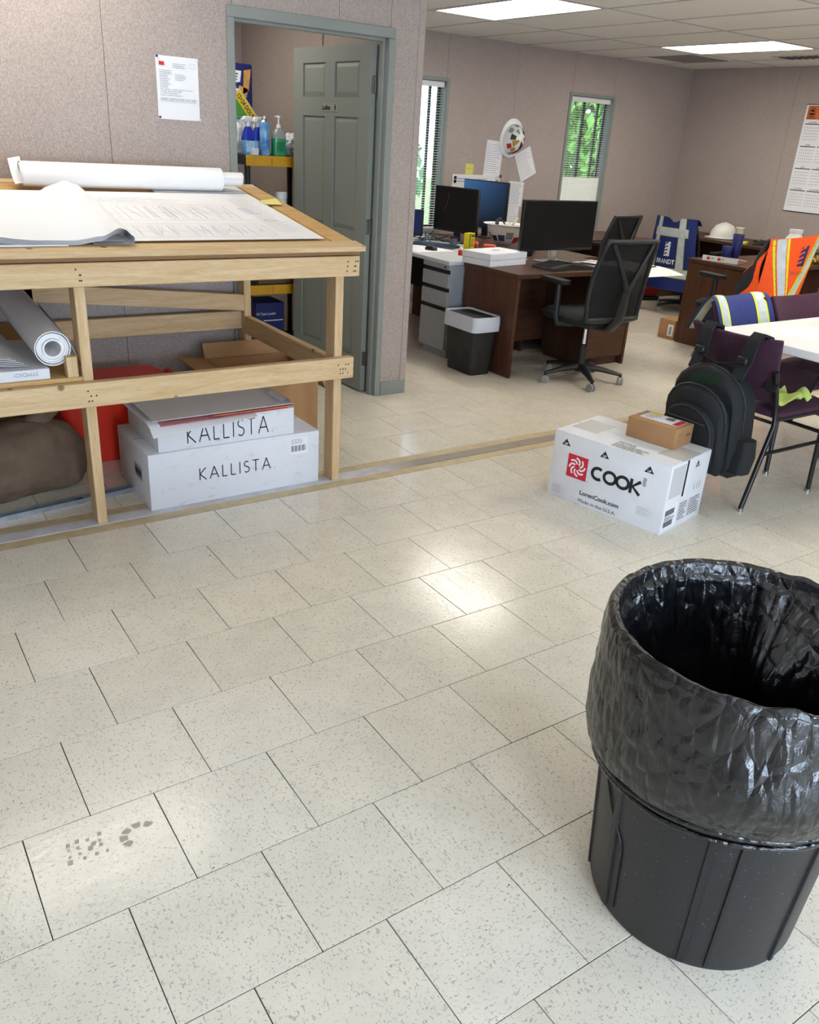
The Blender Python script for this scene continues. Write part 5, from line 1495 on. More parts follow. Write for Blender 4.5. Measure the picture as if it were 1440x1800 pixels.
# ================================================================== OFFICE CHAIRS
M_FRAMEK = mk('charcoal_nylon', (30, 32, 33), 0.5)
M_WHEELG = mk('grey_caster', (150, 150, 150), 0.45)
def back_fn(u, v, bulge=0.045):
    # u across, v up; mesh back leaning away
    w = 0.205 + 0.035 * math.sin(PI * min(1, v * 0.72 + 0.2))
    x = (u - 0.5) * 2 * w
    y = -0.235 - 0.10 * v + bulge * (1 - ((u - 0.5) * 2) ** 2) * -0.6 + 0.03 * math.sin(PI * v)
    return (x, y, 0.485 + 0.515 * v)
def office_chair(label, loc, rz):
    t = thing('office_chair', label, 'chair', loc, rz, 'black mesh office chairs')
    MB().lathe([(0.045, 0.075), (0.05, 0.10), (0.032, 0.13), (0.030, 0.26), (0.022, 0.265)], 16).build('column_cover', M_FRAMEK, t, smooth=40)
    MB().lathe([(0.015, 0.26), (0.015, 0.40)], 12).build('gas_lift', M_CHROME, t, smooth=40)
    for k in range(5):
        a = 2 * PI * k / 5 + 0.55
        ca, sa = math.cos(a), math.sin(a)
        MB().tube([(0.03 * ca, 0.03 * sa, 0.105), (0.16 * ca, 0.16 * sa, 0.095), (0.295 * ca, 0.295 * sa, 0.070)], [0.034, 0.026, 0.015], 8, flat=0.75).build('leg', M_FRAMEK, t, smooth=50)
        wa = a + 0.6 + k
        cs = MB().tube([(0.29 * ca, 0.29 * sa, 0.055), (0.29 * ca, 0.29 * sa, 0.075)], 0.009, 8)
        cr = cs.build('caster', M_FRAMEK, t, smooth=40)
        for s_ in (-1, 1):
            R = Matrix.Rotation(wa, 3, 'Z') @ Matrix.Rotation(PI / 2, 3, 'X')
            ctr = (0.29 * ca - math.sin(wa) * 0.013 * s_, 0.29 * sa + math.cos(wa) * 0.013 * s_, 0.0285)
            MB().lathe([(0.0, -0.009), (0.022, -0.009), (0.0285, -0.006), (0.0285, 0.006), (0.022, 0.009), (0.0, 0.009)], 16, ctr, R).build('wheel', M_WHEELG, cr, smooth=40)
    MB().box(-0.09, 0.09, -0.12, 0.10, 0.395, 0.425).build('mechanism', M_FRAMEK, t, bevel=0.008, seg=1)
    seat = loft([(rrect(0.20, 0.21, 0.09, 6), 0.425), (rrect(0.245, 0.24, 0.10, 6), 0.440), (rrect(0.250, 0.245, 0.10, 6), 0.475), (rrect(0.225, 0.22, 0.10, 6), 0.498), (rrect(0.15, 0.14, 0.08, 6), 0.503)])
    seat.build('seat', mk('black_seat_cloth', (20, 23, 24), 0.9, noise=(200, 0.2)), t, (0, 0.02, 0), smooth=50)
    MB().shell(back_fn, 16, 18, 0.004, 0.06, 0.94, 0.04, 0.97).build('back_mesh', M_MESHB, t, smooth=50)
    rim = [back_fn(0.02, v / 14) for v in range(15)] + [back_fn(u / 10, 1.0) for u in range(1, 10)] + [back_fn(0.98, 1 - v / 14) for v in range(15)] + [back_fn(1 - u / 10, 0.0) for u in range(1, 10)]
    rr_ = []
    for p in rim:
        rr_.append(0.016 if p[2] > 0.52 else 0.021)
    MB().tube(rim, rr_, 8, closed=True).build('back_frame', M_FRAMEK, t, smooth=60)
    sp = [(0, -0.10, 0.41), (0, -0.24, 0.42), (0, -0.315, 0.50), (0, -0.335, 0.62), (0, -0.345, 0.70)]
    MB().tube(sp, [0.045, 0.045, 0.042, 0.034, 0.026], 8, flat=0.55).build('spine', M_FRAMEK, t, smooth=60)
    for s_ in (-1, 1):
        MB().tube([(0.0, -0.345, 0.68), (s_ * 0.06, -0.352, 0.80), (s_ * 0.17, -0.345, 0.985)], [0.020, 0.016, 0.013], 8).build('back_strut', M_FRAMEK, t, smooth=60)
        MB().tube([(s_ * 0.15, -0.02, 0.42), (s_ * 0.265, 0.0, 0.425), (s_ * 0.275, 0.01, 0.48), (s_ * 0.272, 0.02, 0.685)], [0.022, 0.022, 0.024, 0.018], 8).build('arm_post', M_FRAMEK, t, smooth=60)
        loft([(rrect(0.038, 0.12, 0.03), 0.688), (rrect(0.043, 0.127, 0.034), 0.70), (rrect(0.040, 0.122, 0.032), 0.716)]).build('arm_pad', M_BLACKM, t, (s_ * 0.270, 0.06, 0), smooth=50)
    MB().tube([(0.12, -0.06, 0.405), (0.28, -0.08, 0.40)], 0.006, 6).build('lever', M_FRAMEK, t)
    return t
oc1 = office_chair('black mesh office chair on casters at the walnut desk beside the waste bin', (4.205, 2.50, 0), math.radians(-5))
def chair_copy(label, loc, rz):
    c_ = copy_tree(oc1)
    c_.location = loc; c_.rotation_euler = (0, 0, rz); c_['label'] = label
    return c_
oc2 = chair_copy('black mesh office chair at the walnut desk against the window wall', (5.72, 4.02, 0), math.radians(10))
oc3 = chair_copy('black office chair wearing a blue safety vest, by the corner desk', (7.34, 4.17, 0), math.radians(-84))
oc3.scale = (1, 1, 0.89)
oc4 = chair_copy('black office chair under the orange safety vest at the binder desk', (5.71, 2.37, 0), math.radians(-8))

# ================================================================== SAFETY VESTS
def brand_mark(parent, fn, u0, u1, v0, v1, mat_bg, mat_arc):
    """square emblem with fanning arcs, laid on the cloth surface fn"""
    MB().shell(fn, 8, 8, 0.0004, u0, u1, v0, v1, lift=0.0025).build('emblem', mat_bg, parent, smooth=50)
    for k in range(5):
        mb = MB()
        q = []
        for i in range(9):
            t_ = i / 8
            uu = u0 + (u1 - u0) * (-0.38 + 0.95 * t_)
            vv = v0 + (v1 - v0) * (0.02 + 0.19 * k + (0.32 + 0.02 * k) * math.sin(t_ * PI * 0.52) * (0.6 + 0.1 * k))
            vv = min(vv, v1)
            q.append((uu, vv))
        for (a_, b__), (c_, d_) in zip(q, q[1:]):
            w_ = (v1 - v0) * 0.045
            pts = []
            for uu, vv in ((a_, b__ - w_), (c_, d_ - w_), (c_, d_ + w_), (a_, b__ + w_)):
                p = Vector(fn(uu, vv)); e = 1e-3
                n_ = (Vector(fn(uu + e, vv)) - p).cross(Vector(fn(uu, vv + e)) - p).normalized()
                pts.append(p + n_ * 0.0034)
            mb.poly(pts)
        mb.build('emblem_arc', mat_arc, parent)
def cloth_text(parent, body, fn, u0, u1, v0, v1, mat, name='lettering'):
    me = text_mesh(body, 1.0, bold=0.02)
    xs = [v.co.x for v in me.vertices]; ys = [v.co.y for v in me.vertices]
    x0, x1, y0, y1 = min(xs), max(xs), min(ys), max(ys)
    for v in me.vertices:
        uu, vv = u0 + (u1 - u0) * (v.co.x - x0) / (x1 - x0), v0 + (v1 - v0) * (v.co.y - y0) / (y1 - y0)
        p = Vector(fn(uu, vv)); e = 1e-3
        n_ = (Vector(fn(uu + e, vv)) - p).cross(Vector(fn(uu, vv + e)) - p).normalized()
        v.co = p + n_ * 0.0034
    me.materials.clear()
    return link(name, me, mat, parent)

# blue vest on the far chair: chair-local surface, hanging behind the back
bv = thing('safety_vest', 'royal blue safety vest with silver tape and BRANDT lettering on a chair back', 'safety vest', (7.34, 4.17, 0), math.radians(-84))
def blue_fn(u, v):
    w = 0.235 + 0.10 * (1 - v) ** 1.3
    x = (u - 0.5) * 2 * w
    y = -0.40 - 0.035 * v + 0.012 * math.sin(9 * u + 3 * v) * (1 - v) + 0.06 * abs(2 * u - 1) ** 2.4
    neck = 0.045 * max(0, 1 - ((u - 0.52) / 0.18) ** 2) * max(0, (v - 0.86) / 0.14)
    return (x, y, 0.25 + 0.70 * v - neck)
MB().shell(blue_fn, 26, 26, 0.004).build('back_panel', M_BLUEV, bv, smooth=60)
MB().shell(lambda u, v: (blue_fn(u, 1)[0], -0.437 + 0.16 * v + 0.06 * abs(2 * u - 1) ** 2.4 * (1 - v), blue_fn(u, 1)[2] - 0.06 * v * v), 20, 6, 0.004, 0.0, 0.30).build('shoulder', M_BLUEV, bv, smooth=60)
MB().shell(lambda u, v: (blue_fn(u, 1)[0], -0.437 + 0.16 * v + 0.06 * abs(2 * u - 1) ** 2.4 * (1 - v), blue_fn(u, 1)[2] - 0.06 * v * v), 20, 6, 0.004, 0.72, 1.0).build('shoulder', M_BLUEV, bv, smooth=60)
def tape(parent, fn, u0, u1, v0, v1, edge, nu=12, nv=12, vert=False):
    MB().shell(fn, nu, nv, 0.0006, u0, u1, v0, v1, lift=0.0012).build('tape_border', edge, parent, smooth=50)
    e = 0.12
    du, dv = (u1 - u0) * e, (v1 - v0) * e
    if vert:
        MB().shell(fn, nu, nv, 0.0006, u0 + du, u1 - du, v0, v1, lift=0.0022).build('reflective_tape', M_REFL, parent, smooth=50)
    else:
        MB().shell(fn, nu, nv, 0.0006, u0, u1, v0 + dv, v1 - dv, lift=0.0022).build('reflective_tape', M_REFL, parent, smooth=50)
M_LIMEE = mk('lime_piping', (196, 214, 120), 0.6)
tape(bv, blue_fn, 0.13, 0.24, 0.30, 1.0, M_LIMEE, 4, 16, True)
tape(bv, blue_fn, 0.66, 0.80, 0.30, 1.0, M_LIMEE, 4, 16, True)
tape(bv, blue_fn, 0.10, 0.86, 0.74, 0.86, M_LIMEE, 20, 4)
tape(bv, blue_fn, 0.05, 0.90, 0.18, 0.31, M_LIMEE, 20, 4)
brand_mark(bv, blue_fn, 0.41, 0.52, 0.47, 0.67, M_PAPER, M_BLUEV)
cloth_text(bv, 'BRANDT', blue_fn, 0.28, 0.64, 0.365, 0.43, M_PAPER)

# orange vest on the chair at the binder desk
ov = thing('safety_vest', 'bright orange safety vest with lime and silver tape hung on a desk chair', 'safety vest', (5.71, 2.37, 0), math.radians(-8))
def or_fn(u, v):
    # flared shoulders at the top, narrow at the bottom
    w = 0.215 + 0.04 * v * v
    x = (u - 0.5) * 2 * w + 0.05 * (v - 0.5)
    y = -0.405 - 0.04 * v + 0.014 * math.sin(7 * u + 2) * (1 - v) + 0.07 * abs(2 * u - 1) ** 2.2
    top = 0.045 * u * max(0, (v - 0.75) / 0.25)
    return (x, y, 0.33 + 0.69 * v + top)
MB().shell(or_fn, 24, 26, 0.004).build('back_panel', M_HVO, ov, smooth=60)
def side_fn(u, v):
    x = -0.19 - 0.075 * u - 0.03 * math.sin(3 * v)
    y = -0.34 + 0.12 * u + 0.02 * math.sin(10 * v + 5 * u)
    return (x - 0.05 * (1 - v) * u, y, 0.26 + (0.72 - 0.26 * u) * v)
MB().shell(side_fn, 16, 20, 0.004).build('front_panel', M_HVO, ov, smooth=60)
MB().shell(side_fn, 6, 10, 0.001, 0.25, 0.95, 0.30, 0.48, lift=-0.006).build('id_pocket', mk('clear_pocket', (206, 214, 196), 0.3), ov, smooth=50)
MB().shell(side_fn, 6, 8, 0.003, 0.45, 1.0, 0.72, 0.98, lift=-0.006).build('radio_pocket', M_BLACKM, ov, smooth=50)
def otape(path, w, mat, lift):
    mb = MB(); L = len(path)
    for (a_, b__), (c_, d_) in zip(path, path[1:]):
        t_ = Vector((c_ - a_, d_ - b__)); n_ = Vector((-t_.y, t_.x)).normalized() * w
        pts = []
        for uu, vv in ((a_ - n_.x, b__ - n_.y * 0.6), (c_ - n_.x, d_ - n_.y * 0.6), (c_ + n_.x, d_ + n_.y * 0.6), (a_ + n_.x, b__ + n_.y * 0.6)):
            uu, vv = min(0.999, max(0.001, uu)), min(0.999, max(0.001, vv))
            p = Vector(or_fn(uu, vv)); e = 1e-3
            nn = (Vector(or_fn(min(1, uu + e), vv)) - p).cross(Vector(or_fn(uu, min(1, vv + e))) - p).normalized()
            pts.append(p + nn * lift)
        mb.poly(pts)
    return mb.build('tape_border' if mat is M_HVY else 'reflective_tape', mat, ov, weld=True)
pl = [(0.10 + 0.02 * math.sin(i), 1 - i / 14 * 0.78) for i in range(15)]
pl = [(0.14 + 0.34 * (i / 14) ** 1.3, 1.0 - 0.76 * i / 14) for i in range(15)]
pr_ = [(0.93 - 0.42 * (i / 14) ** 1.1, 1.0 - 0.76 * i / 14) for i in range(15)]
ph = [(0.02 + 0.90 * i / 12, 0.10 + 0.10 * i / 12) for i in range(13)]
for pth in (pl, pr_, ph):
    otape(pth, 0.115, M_HVY, 0.002)
    otape(pth, 0.065, M_REFL, 0.0032)
brand_mark(ov, or_fn, 0.50, 0.66, 0.74, 0.92, M_NAVY, M_HVO)
cloth_text(ov, 'BRANDT', or_fn, 0.42, 0.72, 0.655, 0.685, mk('faded_grey_print', (178, 96, 66), 0.7))

# ================================================================== THINGS ON THE FAR DESKS
bd = thing('ring_binder', 'white ring binder lying on the walnut desk by the orange vest', 'binder', (6.20, 2.93, HD), math.radians(-72))
MB().hexa([(-0.15, -0.13, 0), (0.15, -0.13, 0), (0.15, 0.13, 0), (-0.15, 0.13, 0), (-0.15, -0.13, 0.045), (0.15, -0.13, 0.045), (0.15, 0.13, 0.012), (-0.15, 0.13, 0.012)]).build('cover', M_WHITEP, bd, bevel=0.002, seg=1)
MB().hexa([(0.1495, -0.11, 0.006), (0.1505, -0.11, 0.006), (0.1505, 0.12, 0.004), (0.1495, 0.12, 0.004), (0.1495, -0.11, 0.036), (0.1505, -0.11, 0.036), (0.1505, 0.12, 0.010), (0.1495, 0.12, 0.010)]).build('page_edge', M_KRAFT, bd)
polys2d('spine_marks', [rect(-0.11, 0.012, -0.085, 0.034), rect(-0.02, 0.012, 0.006, 0.034)], (0, -0.13, 0), X, Zv, mk('red_ink', (206, 40, 34), 0.6), bd)
polys2d('spine_print', lines_print(rk, -0.075, 0.016, -0.035, 0.030, 2, 0.005) + lines_print(rk, 0.015, 0.016, 0.045, 0.030, 2, 0.005), (0, -0.13, 0), X, Zv, M_INKG, bd)
M_COBALT = mk('cobalt_tumbler', (30, 40, 112), 0.35)
lathe_obj('tumbler', 'tall cobalt blue tumbler on the walnut desk behind the binder', 'tumbler', (6.55, 3.09, HD), [('body', [(0.034, 0), (0.037, 0.01), (0.048, 0.195), (0.046, 0.198), (0.0, 0.19)], M_COBALT)], 'blue tumblers')
lathe_obj('tumbler', 'short cobalt blue tumbler beside the tall blue tumbler', 'tumbler', (6.44, 3.10, HD), [('body', [(0.034, 0), (0.038, 0.01), (0.042, 0.095), (0.040, 0.098), (0.0, 0.09)], M_COBALT)], 'blue tumblers')
lathe_obj('paper_cup', 'white paper cup on the walnut corner desk', 'cup', (7.86, 4.02, HD), [('body', [(0.034, 0), (0.046, 0.135), (0.049, 0.138), (0.047, 0.142), (0.042, 0.135), (0.0, 0.12)], mk('cream_cup', (226, 220, 200), 0.5))])
hard_hat('plain white hard hat on the corner desk behind the blue vest', (7.98, 4.30, HD + 0.012), (0, 0, 0.9), mk('ivory_plastic', (224, 224, 214), 0.35))
box_thing('highlighter_pack', 'flat yellow packet on the walnut corner desk', 'packet', (7.80, 3.90, HD), 0.5, (0.16, 0.07, 0.018), mk('neon_yellow', (216, 226, 50), 0.5), 0.003, 'packet')
t = thing('desk_cables', 'dark cable and wire clutter on the walnut corner desk', 'cables', (7.95, 3.62, HD))
for k in range(6):
    MB().tube([(rc.uniform(-0.15, 0.15), rc.uniform(-0.22, 0.22), 0.008 + 0.05 * (q % 2) * rc.random()) for q in range(7)], 0.006, 6).build('cable', M_BLACK if k % 3 else M_GREYM, t, smooth=60)
box_thing('power_adapter', 'small white adapter standing on the walnut desk behind the binder', 'adapter', (6.90, 2.98, HD), 0.3, (0.07, 0.05, 0.075), M_WHITEP, 0.006, 'body')
gt = thing('tape_dispenser', 'bulky mustard and grey tape dispenser on the walnut desk by the orange vest', 'tape dispenser', (6.93, 2.80, HD), 0.5)
MB().lathe([(0.035, -0.03), (0.085, -0.03), (0.092, -0.02), (0.092, 0.02), (0.085, 0.03), (0.035, 0.03)], 24, (0, 0, 0.094), Matrix.Rotation(PI / 2, 3, 'X')).build('reel', mk('mustard_plastic', (176, 124, 36), 0.35), gt, smooth=40)
MB().box(0.02, 0.17, -0.03, 0.03, 0.0, 0.05).build('base', mk('mustard_plastic', (176, 124, 36), 0.35), gt, bevel=0.008, seg=2)
MB().lathe([(0.034, -0.034), (0.05, -0.034), (0.05, 0.034), (0.034, 0.034)], 20, (0, 0, 0.094), Matrix.Rotation(PI / 2, 3, 'X')).build('hub', M_GREYM, gt, smooth=40)
wj = lathe_obj('plastic_bottle', 'white plastic jar with printed label on the walnut desk behind the orange vest', 'bottle', (7.22, 2.98, HD), [('body', [(0.07, 0), (0.075, 0.02), (0.075, 0.17), (0.052, 0.205), (0.052, 0.215)], M_WHITEP), ('label', [(0.0758, 0.05), (0.0758, 0.16)], mk('white_blue_label', (210, 214, 226), 0.4, noise=(30, 0.3), col2=(40, 56, 120))), ('cap', [(0.056, 0.215), (0.058, 0.22), (0.058, 0.245), (0.0, 0.248)], M_WHITEP)])
for k, (x, y) in enumerate(((7.05, 2.62), (7.17, 2.66), (7.19, 2.78), (7.32, 2.75), (7.36, 2.87), (7.31, 2.61))):
    t = thing('brass_fitting', 'brass pipe fitting on the drawer end of the walnut desk', 'fitting', (x, y, HD + 0.024), k * 0.9, 'brass fittings on the desk')
    MB().lathe([(0.016, -0.05), (0.022, -0.045), (0.022, -0.015), (0.028, -0.012), (0.028, 0.012), (0.020, 0.016), (0.020, 0.05), (0.013, 0.05)], 12, (0, 0, 0.004), Matrix.Rotation(PI / 2, 3, 'Y')).build('body', mk('brass', (186, 150, 76), 0.3, 0.9), t, smooth=40)
    MB().tube([(0, 0, 0.004), (0, 0, 0.05 + 0.02 * (k % 2))], 0.015, 10).build('branch', mk('brass', (186, 150, 76), 0.3, 0.9), t, smooth=40)
# parcel on the floor by the desk and a red bag in the corner
fp = carton('cardboard_parcel', 'small brown carton with a barcode label on the floor against the binder desk', 0.172, 0.24, 0.17, (6.03, 3.352, 0), math.radians(-88), M_KRAFT, 'box')
lb = MB().box(0.10, 0.155, -0.0008, 0, 0.03, 0.13).build('shipping_label', M_PAPER, fp)
polys2d('barcode', [rect(0.115, 0.045 + i * 0.007, 0.142, 0.049 + i * 0.007) for i in range(10)], (0, -0.0008, 0), X, Zv, M_INK, lb)
rbag = thing('duffel_bag', 'red and black duffel bag on the floor behind the blue vest chair', 'bag', (7.35, 4.90, 0), -0.3)
def dfn(u, v):
    a = 2 * PI * u; t_ = 2 * v - 1
    k = (1 - abs(t_) ** 6) ** 0.5 if abs(t_) < 1 else 0
    q = 1 + 0.12 * mn.noise(Vector((t_ * 3, math.cos(a), math.sin(a))))
    return (0.34 * t_, 0.16 * k * math.cos(a) * q, 0.17 + 0.17 * k * math.sin(a) * q)
MB().grid(dfn, 24, 18).build('body', mk('red_fabric', (150, 28, 34), 0.8), rbag, smooth=70, weld=True)
MB().box(-0.30, 0.30, -0.13, 0.13, 0.0, 0.05).build('base', M_BLACKM, rbag, bevel=0.02, seg=2)
MB().tube([(-0.14, -0.06, 0.30), (-0.12, -0.03, 0.40), (0.12, -0.03, 0.40), (0.14, -0.06, 0.30)], 0.010, 6).build('handle', M_BLACKM, rbag, smooth=50)
# wall calendar
cal = thing('wall_calendar', 'large white year calendar with orange header on the right wall', 'calendar', (XR - 0.001, 3.91, 1.045))
MB().box(-0.002, 0, -0.60, 0.0, 0, 1.015).build('sheet', M_PAPER, cal)
CO, CX = (-0.002, 0, 0), (0, -1, 0)
polys2d('orange_header', [rect(0.022, 0.875, 0.578, 1.0)], CO, CX, Zv, mk('calendar_orange', (214, 108, 34), 0.6), cal)
polys2d('header_logo', stroke(arc(0.075, 0.942, 0.036, 0, 350, 16, 0.04), 0.006, True) + [arc(0.075, 0.945, 0.024, 0, 180, 10)] + [rect(0.05, 0.915, 0.10, 0.935)], CO, CX, Zv, M_INK, cal, 0.0014)
polys2d('header_print', lines_print(rk, 0.03, 0.88, 0.13, 0.9, 2, 0.005, 0.1), CO, CX, Zv, M_INK, cal, 0.0014)
MONTHS = ['JANUARY', 'FEBRUARY', 'MARCH', 'APRIL', 'MAY', 'JUNE', 'JULY', 'AUGUST', 'SEPTEMBER', 'OCTOBER', 'NOVEMBER', 'DECEMBER']
days = []
for i, mth in enumerate(MONTHS):
    cx_, rz_ = 0.025 + (i % 3) * 0.19, 0.835 - (i // 3) * 0.208
    text('month_name', mth, 0.022, (-0.002, -(cx_ + 0.085), rz_ + 0.006), CX, Zv, M_INK, cal, align='CENTER')
    polys2d('month_bar', [rect(cx_, rz_ - 0.006, cx_ + 0.17, rz_ + 0.002)], CO, CX, Zv, M_INK, cal)
    for r in range(5):
        for d_ in range(7):
            days.append(rect(cx_ + 0.008 + d_ * 0.0235, rz_ - 0.04 - r * 0.027, cx_ + 0.016 + d_ * 0.0235, rz_ - 0.032 - r * 0.027))
o = polys2d('day_numbers', days, CO, CX, Zv, M_INKG, cal); o['kind'] = 'stuff'
for z in (0, 1.008):
    MB().box(-0.006, 0, -0.605, 0.005, z, z + 0.007).build('binding_rail', M_BLACKM, cal)

# ================================================================== FOLDING TABLE AND PLUM CHAIRS
ft = thing('folding_table', 'white plastic folding table with black tube legs', 'table', (4.52, 0.65, 0))
HT = 0.728
def slabz(mb, hx, hy, r):
    return loft([(rrect(hx - 0.012, hy - 0.012, r), HT - 0.045), (rrect(hx, hy, r), HT - 0.040), (rrect(hx, hy, r), HT - 0.010), (rrect(hx - 0.004, hy - 0.004, r), HT - 0.003), (rrect(hx - 0.014, hy - 0.014, r), HT)])
slabz(None, 0.915, 0.38, 0.045).build('tabletop', M_TABLE, ft, smooth=35)
M_TUBE = mk('black_tube', (26, 25, 27), 0.35)
for s_ in (-1, 1):
    x = s_ * 0.66
    for y in (-0.26, 0.26):
        MB().tube([(x, y, HT - 0.05), (x, y, 0.25), (x, y * 1.12, 0.012)], 0.014, 8).build('leg', M_TUBE, ft, smooth=50)
        MB().lathe([(0.017, 0), (0.017, 0.02), (0.012, 0.022)], 10, (x, y * 1.12, 0)).build('foot_cap', M_BLACKM, ft, smooth=40)
    MB().tube([(x, -0.26, 0.30), (x, 0.26, 0.30)], 0.010, 8).build('crossbar', M_TUBE, ft)
    MB().tube([(x, 0, 0.30), (x - s_ * 0.30, 0, HT - 0.05)], 0.009, 8).build('brace', M_TUBE, ft)
tp = thing('paper_sheet', 'white sheet of paper lying on the folding table', 'paper', (3.98, 0.78, HT), -0.5)
MB().box(-0.14, 0.14, -0.108, 0.108, 0, 0.0008).build('sheet', M_PAPER, tp)
dk = lathe_obj('travel_mug', 'black travel mug on the folding table', 'mug', (4.36, 0.86, HT), [('body', [(0.034, 0), (0.036, 0.01), (0.042, 0.15), (0.0, 0.15)], M_BLACK), ('lid', [(0.043, 0.15), (0.043, 0.165), (0.0, 0.168)], M_WHITEP)])

def plum_fn(u, v):
    w = 0.19 + 0.055 * v
    x = (u - 0.5) * 2 * w
    y = -0.20 - 0.13 * v - 0.035 * (1 - ((u - 0.5) * 2) ** 2)
    return (x, y, 0.50 + 0.295 * v + 0.012 * v * (2 * u - 1) ** 2)
def plum_chair(label, loc, rz):
    # local +y is the way the sitter faces
    t = thing('stacking_chair', label, 'chair', loc, rz, 'plum stacking chairs')
    MB().shell(plum_fn, 14, 10, 0.026).build('backrest', M_PURPLE, t, bevel=0.008, seg=2, smooth=60)
    loft([(rrect(0.20, 0.20, 0.06, 6), 0.430), (rrect(0.228, 0.225, 0.07, 6), 0.440), (rrect(0.230, 0.228, 0.07, 6), 0.462), (rrect(0.205, 0.20, 0.07, 6), 0.478), (rrect(0.12, 0.12, 0.06, 6), 0.482)]).build('seat', M_PURPLE, t, (0, 0.02, 0), smooth=50)
    for s_ in (-1, 1):
        MB().tube([(s_ * 0.235, -0.33, 0.008), (s_ * 0.222, -0.20, 0.40), (s_ * 0.212, -0.195, 0.46), (s_ * 0.212, -0.215, 0.52), (s_ * 0.222, -0.285, 0.665)], 0.0125, 8).build('rear_leg', M_TUBE, t, smooth=60)
        MB().tube([(s_ * 0.235, 0.225, 0.008), (s_ * 0.228, 0.21, 0.36), (s_ * 0.222, 0.185, 0.41), (s_ * 0.218, 0.13, 0.428), (s_ * 0.214, -0.19, 0.428)], 0.0125, 8).build('front_leg', M_TUBE, t, smooth=60)
        MB().tube([(s_ * 0.228, -0.24, 0.27), (s_ * 0.231, 0.212, 0.27)], 0.009, 6).build('side_bar', M_TUBE, t)
        MB().lathe([(0.0, -0.004), (0.03, -0.004), (0.034, 0.0), (0.03, 0.004), (0.0, 0.004)], 16, (s_ * 0.205, -0.268, 0.60), Matrix.Rotation(PI / 2 - 0.4, 3, 'X')).build('bracket', M_BLACKM, t, smooth=40)
        for y in (-0.33, 0.225):
            MB().lathe([(0.016, 0), (0.016, 0.012), (0.011, 0.016)], 10, (s_ * 0.235, y, 0)).build('foot', M_STEEL, t, smooth=40)
    return t
pc1 = plum_chair('plum stacking chair with a black backpack hung on its back', (3.590, 0.672, 0), math.radians(-90))
def plum_copy(label, loc, rz):
    c_ = copy_tree(pc1); c_.location = loc; c_.rotation_euler = (0, 0, rz); c_['label'] = label; return c_
plum_copy('plum stacking chair with a blue vest over its back at the folding table', (4.07, 0.92, 0), math.radians(180))
plum_copy('bare plum stacking chair next to the chair with the blue vest', (4.60, 0.92, 0), math.radians(180))

# vest draped over the second plum chair
dv = thing('safety_vest', 'blue vest with lime-edged tape draped over a plum chair back', 'safety vest', (4.07, 0.92, 0), PI)
def drape(u, v):
    x = -0.262 + 0.50 * u
    s_ = (v - 0.5) * 2
    back = plum_fn(min(1, max(0, 0.5 + x / 0.49)), 1.0)
    y = -0.335 - 0.052 * s_ - 0.03 * (1 - (2 * u - 1) ** 2) - 0.06 * max(0, s_) + 0.05 * max(0, -s_)
    z = 0.826 + 0.006 * math.sin(8 * u) - 0.20 * abs(s_) ** 1.6
    return (x, y - 0.012 * s_ * abs(s_), z)
MB().shell(drape, 28, 18, 0.004).build('cloth', M_BLUEV, dv, smooth=70)
for a0_, a1_ in ((0.08, 0.26), (0.74, 0.93)):
    for lf_, nm_, mt_, e_ in ((0.0012, 'tape_border', M_HVY, 0.0), (-0.0046, 'tape_border', M_HVY, 0.0), (0.0022, 'reflective_tape', M_REFL, 0.03), (-0.0056, 'reflective_tape', M_REFL, 0.03)):
        MB().shell(drape, 5, 18, 0.0006, a0_ + e_, a1_ - e_, 0.0, 1.0, lift=lf_).build(nm_, mt_, dv, smooth=50)
MB().shell(drape, 8, 8, 0.001, 0.40, 0.70, 0.06, 0.40, lift=0.0015).build('arm_hole', M_BLACKM, dv, smooth=60)

# ---- backpack on the first plum chair (chair-local, rotated -90)
bp_ = thing('backpack', 'black nylon backpack with green lining hanging from the plum chair', 'backpack', (3.590, 0.672, 0), math.radians(-90))
def pack_pts(hx, hz0, hz1, n=10):
    # arched outline (x, z)
    pts = [(-hx * 0.86, hz0), (hx * 0.86, hz0), (hx * 0.98, hz0 + 0.05), (hx, hz0 + (hz1 - hz0) * 0.45)]
    for i in range(n + 1):
        a = math.radians(0 + 180 * i / n)
        pts.append((hx * math.cos(a), hz1 - hx * 0.85 + hx * 0.85 * math.sin(a)))
    pts += [(-hx, hz0 + (hz1 - hz0) * 0.45), (-hx * 0.98, hz0 + 0.05)]
    return pts
def lean(q):
    x, y, z = q
    return (x, y - 0.10 * (z - 0.15) / 0.55 + 0.03, z)
def pack_body(hx, z0, z1, y0, y1, inset, name, mat, dx=0.0):
    # y0 chair side, y1 outer side (more negative)
    mb = MB(); rings = []
    for k, (y, sc_) in enumerate(((y0, 1 - inset), (y0 - 0.02, 1.0), (y1 + 0.025, 1.0), (y1, 1 - inset), )):
        zc_ = (z0 + z1) / 2
        rings.append([lean((dx + x * sc_, y, zc_ + (z - zc_) * sc_)) for x, z in pack_pts(hx, z0, z1)])
    n_ = len(rings[0])
    for r in rings:
        mb.v += r
    for i in range(3):
        for k in range(n_):
            mb.f.append((i * n_ + k, i * n_ + (k + 1) % n_, (i + 1) * n_ + (k + 1) % n_, (i + 1) * n_ + k))
    mb.f.append(tuple(range(n_))); mb.f.append(tuple(3 * n_ + k for k in range(n_)))
    return mb.build(name, mat, bp_, smooth=50)
BXO = 0.02
pack_body(0.185, 0.16, 0.665, -0.30, -0.46, 0.10, 'main_compartment', M_NYLON, BXO)
pack_body(0.165, 0.175, 0.585, -0.455, -0.525, 0.12, 'middle_pocket', M_NYLON, BXO)
fp_ = pack_body(0.140, 0.19, 0.50, -0.515, -0.560, 0.14, 'front_pocket', M_NYLON, BXO)
